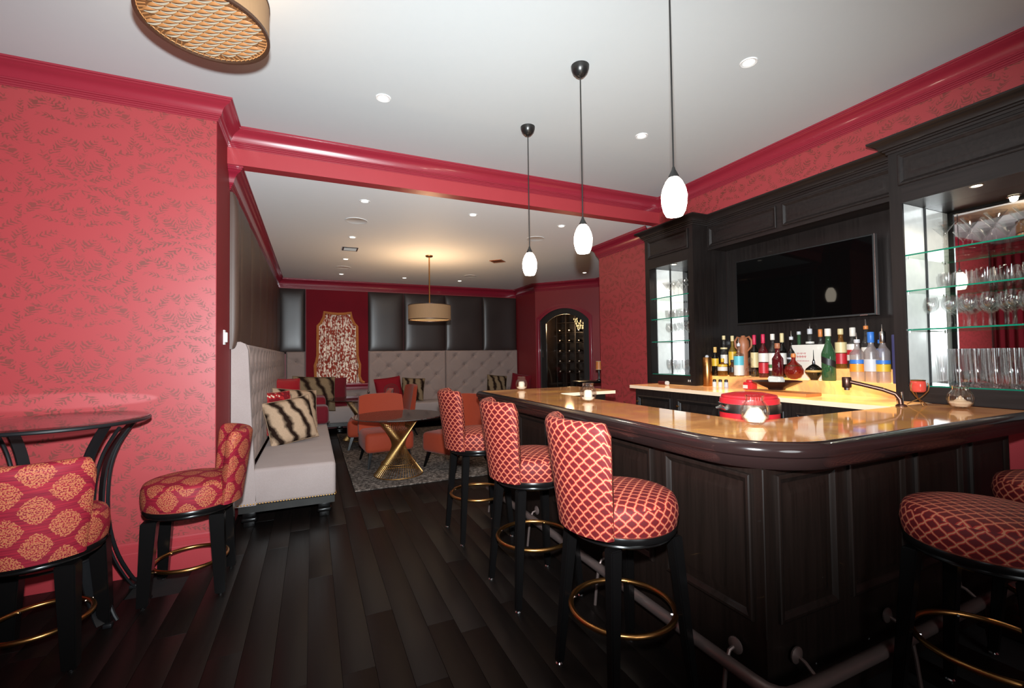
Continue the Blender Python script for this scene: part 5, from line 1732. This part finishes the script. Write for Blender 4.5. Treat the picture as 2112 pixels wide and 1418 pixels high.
pendant('opal egg pendant hanging furthest into the room, over the lounge end of the bar', 1.688, 3.378)
pendant('middle opal egg pendant of the three over the bar', 1.661, 2.516)
pendant('opal egg pendant closest to the camera, its canopy out of the picture', 1.640, 1.668)


def downlight(x, y, z, label):
    t = thing('ceiling_light', label, 'ceiling light', (x, y, z), 0, 'recessed ceiling lights')
    obj('trim', MB().lathe([(0.036, 0.001), (0.037, -0.003), (0.052, -0.006), (0.056, -0.001), (0.056, 0)], 28), 'white', t)
    obj('lens', MB().lathe([(0, -0.0015), (0.036, -0.0015), (0.036, 0.0), (0, 0)], 24), 'downlight', t)
    lamp('downlight', 'SPOT', (x, y, z-0.03), 14, SOFT, 0.04, (0, 0, -1), RAD(110), 0.8)


downlight(0.49, 3.41, ZC, 'recessed downlight left in the main ceiling between drum lamp and beam')
downlight(2.69, 2.035, ZC, 'recessed downlight in the main ceiling closest to the bar cabinets')
downlight(2.70, 3.12, ZC, 'recessed downlight in the main ceiling near the beam above the bar')
LB = {(0.51, 4.93): 'first recessed light of the left lounge row, just past the beam', (1.73, 4.94): 'recessed lounge light past the beam, middle of its row', (2.94, 4.95): 'recessed lounge light past the beam, behind the middle pendant cord',
      (0.506, 6.48): 'second recessed light of the left lounge row', (0.512, 7.965): 'third recessed light of the left lounge row', (0.524, 9.43): 'last recessed light of the left lounge row, at the back wall',
      (1.768, 9.45): 'recessed lounge light at the back wall beside the drum lamp rod', (2.97, 9.42): 'recessed lounge light at the back wall right of the drum lamp', (5.05, 7.62): 'recessed light over the cellar door corner'}
for (x, y), lb_ in LB.items():
    downlight(x, y, ZL, lb_)
for x, y, lb_ in ((0.489, 5.678, 'round white ceiling speaker nearest the beam on the left'), (0.518, 8.71, 'round white ceiling speaker far back on the left'), (2.997, 8.77, 'round white ceiling speaker far back on the right'), (2.915, 5.63, 'round white ceiling speaker behind the far pendant')):
    o = obj('ceiling_speaker', MB().lathe([(0, -0.004), (0.118, -0.004), (0.122, -0.006), (0.13, -0.005), (0.13, 0), (0, 0)], 36), 'white', None, (x, y, ZL))
    tag(o, lb_, 'speaker', 'ceiling speakers')
for x, y, lb_, m, rz in ((0.526, 7.192, 'square ceiling vent with grey louvres between the left lights', 'darkmetal', 0), (2.97, 7.21, 'square beige ceiling vent turned on its corner right of the drum lamp', 'l_tan', PI/4)):
    t = thing('ceiling_vent', lb_, 'vent', (x, y, ZL), rz)
    s_ = 0.11
    obj('frame', MB().box(-s_, s_, -s_, -s_+0.02, -0.008, 0).box(-s_, s_, s_-0.02, s_, -0.008, 0).box(-s_, -s_+0.02, -s_+0.02, s_-0.02, -0.008, 0).box(s_-0.02, s_, -s_+0.02, s_-0.02, -0.008, 0), m, t)
    for i in range(7):
        y_ = -0.075+0.025*i
        obj('louvre', MB().box(-0.09, 0.09, -0.008, 0.008, -0.001, 0.001).xf(Matrix.Translation((0, y_, -0.006)) @ Matrix.Rotation(0.6, 4, 'X')), 'white' if m == 'darkmetal' else m, t)
    obj('backing', MB().box(-0.09, 0.09, -0.09, 0.09, -0.0015, 0), 'black' if m == 'darkmetal' else m, t)


def drum(label, x, y, zc, zb, r, h, petals):
    t = thing('drum_lamp', label, 'lamp', (x, y, zc))
    b = zb-zc
    obj('canopy', MB().lathe([(0, -0.02), (0.055, -0.02), (0.06, -0.014), (0.06, 0), (0, 0)], 28), 'brass', t)
    obj('stem', MB().tube([(0, 0, -0.018), (0, 0, b+h*0.55)], 0.011, 8), 'brass', t)
    obj('shade', MB().lathe([(r-0.004, b), (r, b), (r, b+h), (r-0.004, b+h), (r-0.004, b)], 56), 'shade', t)
    obj('rim', MB().lathe([(r-0.010, b-0.004), (r+0.003, b-0.004), (r+0.003, b+0.010), (r-0.010, b+0.010), (r-0.010, b-0.004)], 56), 'copper', t)
    obj('rim', MB().lathe([(r-0.010, b+h-0.006), (r+0.003, b+h-0.006), (r+0.003, b+h+0.003), (r-0.010, b+h+0.003), (r-0.010, b+h-0.006)], 56), 'copper', t)
    obj('diffuser', MB().lathe([(0, b+0.016), (r-0.012, b+0.016), (r-0.012, b+0.019), (0, b+0.019)], 48), 'diff', t, label='warm lit disc')
    lamp('drum_bulb', 'POINT', (x, y, zb+h*0.75), 10 if petals else 60, WARM, 0.06)
    if petals:
        # overlapping cut leaves in staggered rows under the backing
        obj('backing', MB().lathe([(0, b+0.013), (r-0.012, b+0.013), (r-0.012, b+0.0145), (0, b+0.0145)], 48), 'backing', t)
        pm_ = MB()
        w_ = 0.074

        def leaf(y0, y1, z0, z1, mi, k=11, w=w_):
            b0 = len(pm_.v)
            for i in range(k):
                s = i/(k-1)
                e_ = math.sin(PI*s)
                pm_.v.append(((s-0.5)*w, y0*e_, z0*e_))
                pm_.v.append(((s-0.5)*w, (y0+y1)/2*e_, (z0+z1)/2*e_-0.003*e_))
                pm_.v.append(((s-0.5)*w, y1*e_, z1*e_))
            for i in range(k-1):
                for q in (0, 1):
                    pm_.face((b0+3*i+q, b0+3*i+3+q, b0+3*i+4+q, b0+3*i+1+q), None, mi)
        leaf(0.007, 0.022, -0.006, 0.001, 1)
        leaf(-0.005, 0.006, -0.004, -0.008, 0)
        leaf(-0.006, -0.0085, -0.009, -0.006, 3, w=w_*0.9)
        leaf(-0.009, -0.021, -0.007, 0.001, 2)
        pmesh = pm_.mesh('petal', [MT['slit'], MT['petal_l'], MT['petal_d'], MT['copper']], recalc=False)
        for j in range(-12, 13):
            for i in range(-6, 7):
                px_ = (i+(0.5 if j % 2 else 0))*0.076
                py_ = j*0.0255
                if math.hypot(px_, py_) < r-0.034:
                    ca_, sa_ = math.cos(-0.32), math.sin(-0.32)
                    obj('petal', pmesh, 'petal_l', t, (px_*ca_-py_*sa_, px_*sa_+py_*ca_, b+0.010), (0, 0, -0.32))
        ed = MB()
        for j in range(64):
            a = 2*PI*j/64
            ed.tube([((r-0.012)*math.cos(a), (r-0.012)*math.sin(a), b+0.006), ((r-0.045)*math.cos(a+0.05), (r-0.045)*math.sin(a+0.05), b+0.010)], 0.003, 4)
        obj('fringe', ed, 'petal_d', t, kind='stuff')
    return t


drum('drum ceiling lamp with petal-cut underside at the top left of the room', -0.454, 2.438, ZC, 3.05, 0.262, 0.17, True)
drum('tan drum lamp on a long brass rod over the lounge', 1.757, 7.22, ZL, 2.10, 0.345, 0.24, False)

# console with a small lamp in the recess
cn = thing('console_table', 'narrow black console table in the recess behind the bar', 'table', (4.50, 6.45, 0))
obj('top', MB().rbox(-0.40, 0.40, -0.20, 0.20, 1.02, 1.05, 0.005), 'lacquer', cn)
for sx in (-1, 1):
    for sy in (-1, 1):
        obj('leg', MB().box(sx*0.36-0.02, sx*0.36+0.02, sy*0.16-0.02, sy*0.16+0.02, 0, 1.02), 'lacquer', cn)
tl = thing('table_lamp', 'small lamp with a copper shade on the black console', 'lamp', (4.50, 6.40, 1.051))
obj('base', MB().lathe([(0, 0), (0.05, 0), (0.05, 0.01), (0.02, 0.03), (0.014, 0.10), (0.022, 0.14), (0.012, 0.19), (0, 0.19)], 20), 'darkmetal', tl)
obj('shade', MB().lathe([(0.055, 0.19), (0.048, 0.33), (0.045, 0.33), (0.052, 0.19)], 28), 'l_copper', tl)
obj('shade_trim', MB().tube(ring(0.055, 24, 0.192), 0.004, 6, closed=True).tube(ring(0.048, 24, 0.33), 0.004, 6, closed=True), 'l_cream', tl)

# switch on the return wall
sw = thing('wall_sensor', 'small white wall switch on the edge of the red wall', 'switch', (XL, 4.27, 1.68))
obj('plate', MB().rbox(0.0, 0.010, -0.035, 0.035, -0.06, 0.06, 0.003), 'white', sw)
obj('rocker', MB().rbox(0.010, 0.026, -0.022, 0.022, -0.04, 0.04, 0.004), 'white', sw)
# outlet below the left glass cabinet
ol = obj('wall_outlet', MB().rbox(-0.004, 0, -0.035, 0.035, -0.022, 0.022, 0.0015), 'l_black', None, (FX-0.001, 3.72, 1.195))
tag(ol, 'small dark outlet with white slots below the left glass cabinet', 'outlet')
obj('socket', MB().box(-0.006, -0.004, -0.020, -0.010, -0.010, 0.010).box(-0.006, -0.004, 0.004, 0.014, -0.010, 0.010), 'l_white', ol)
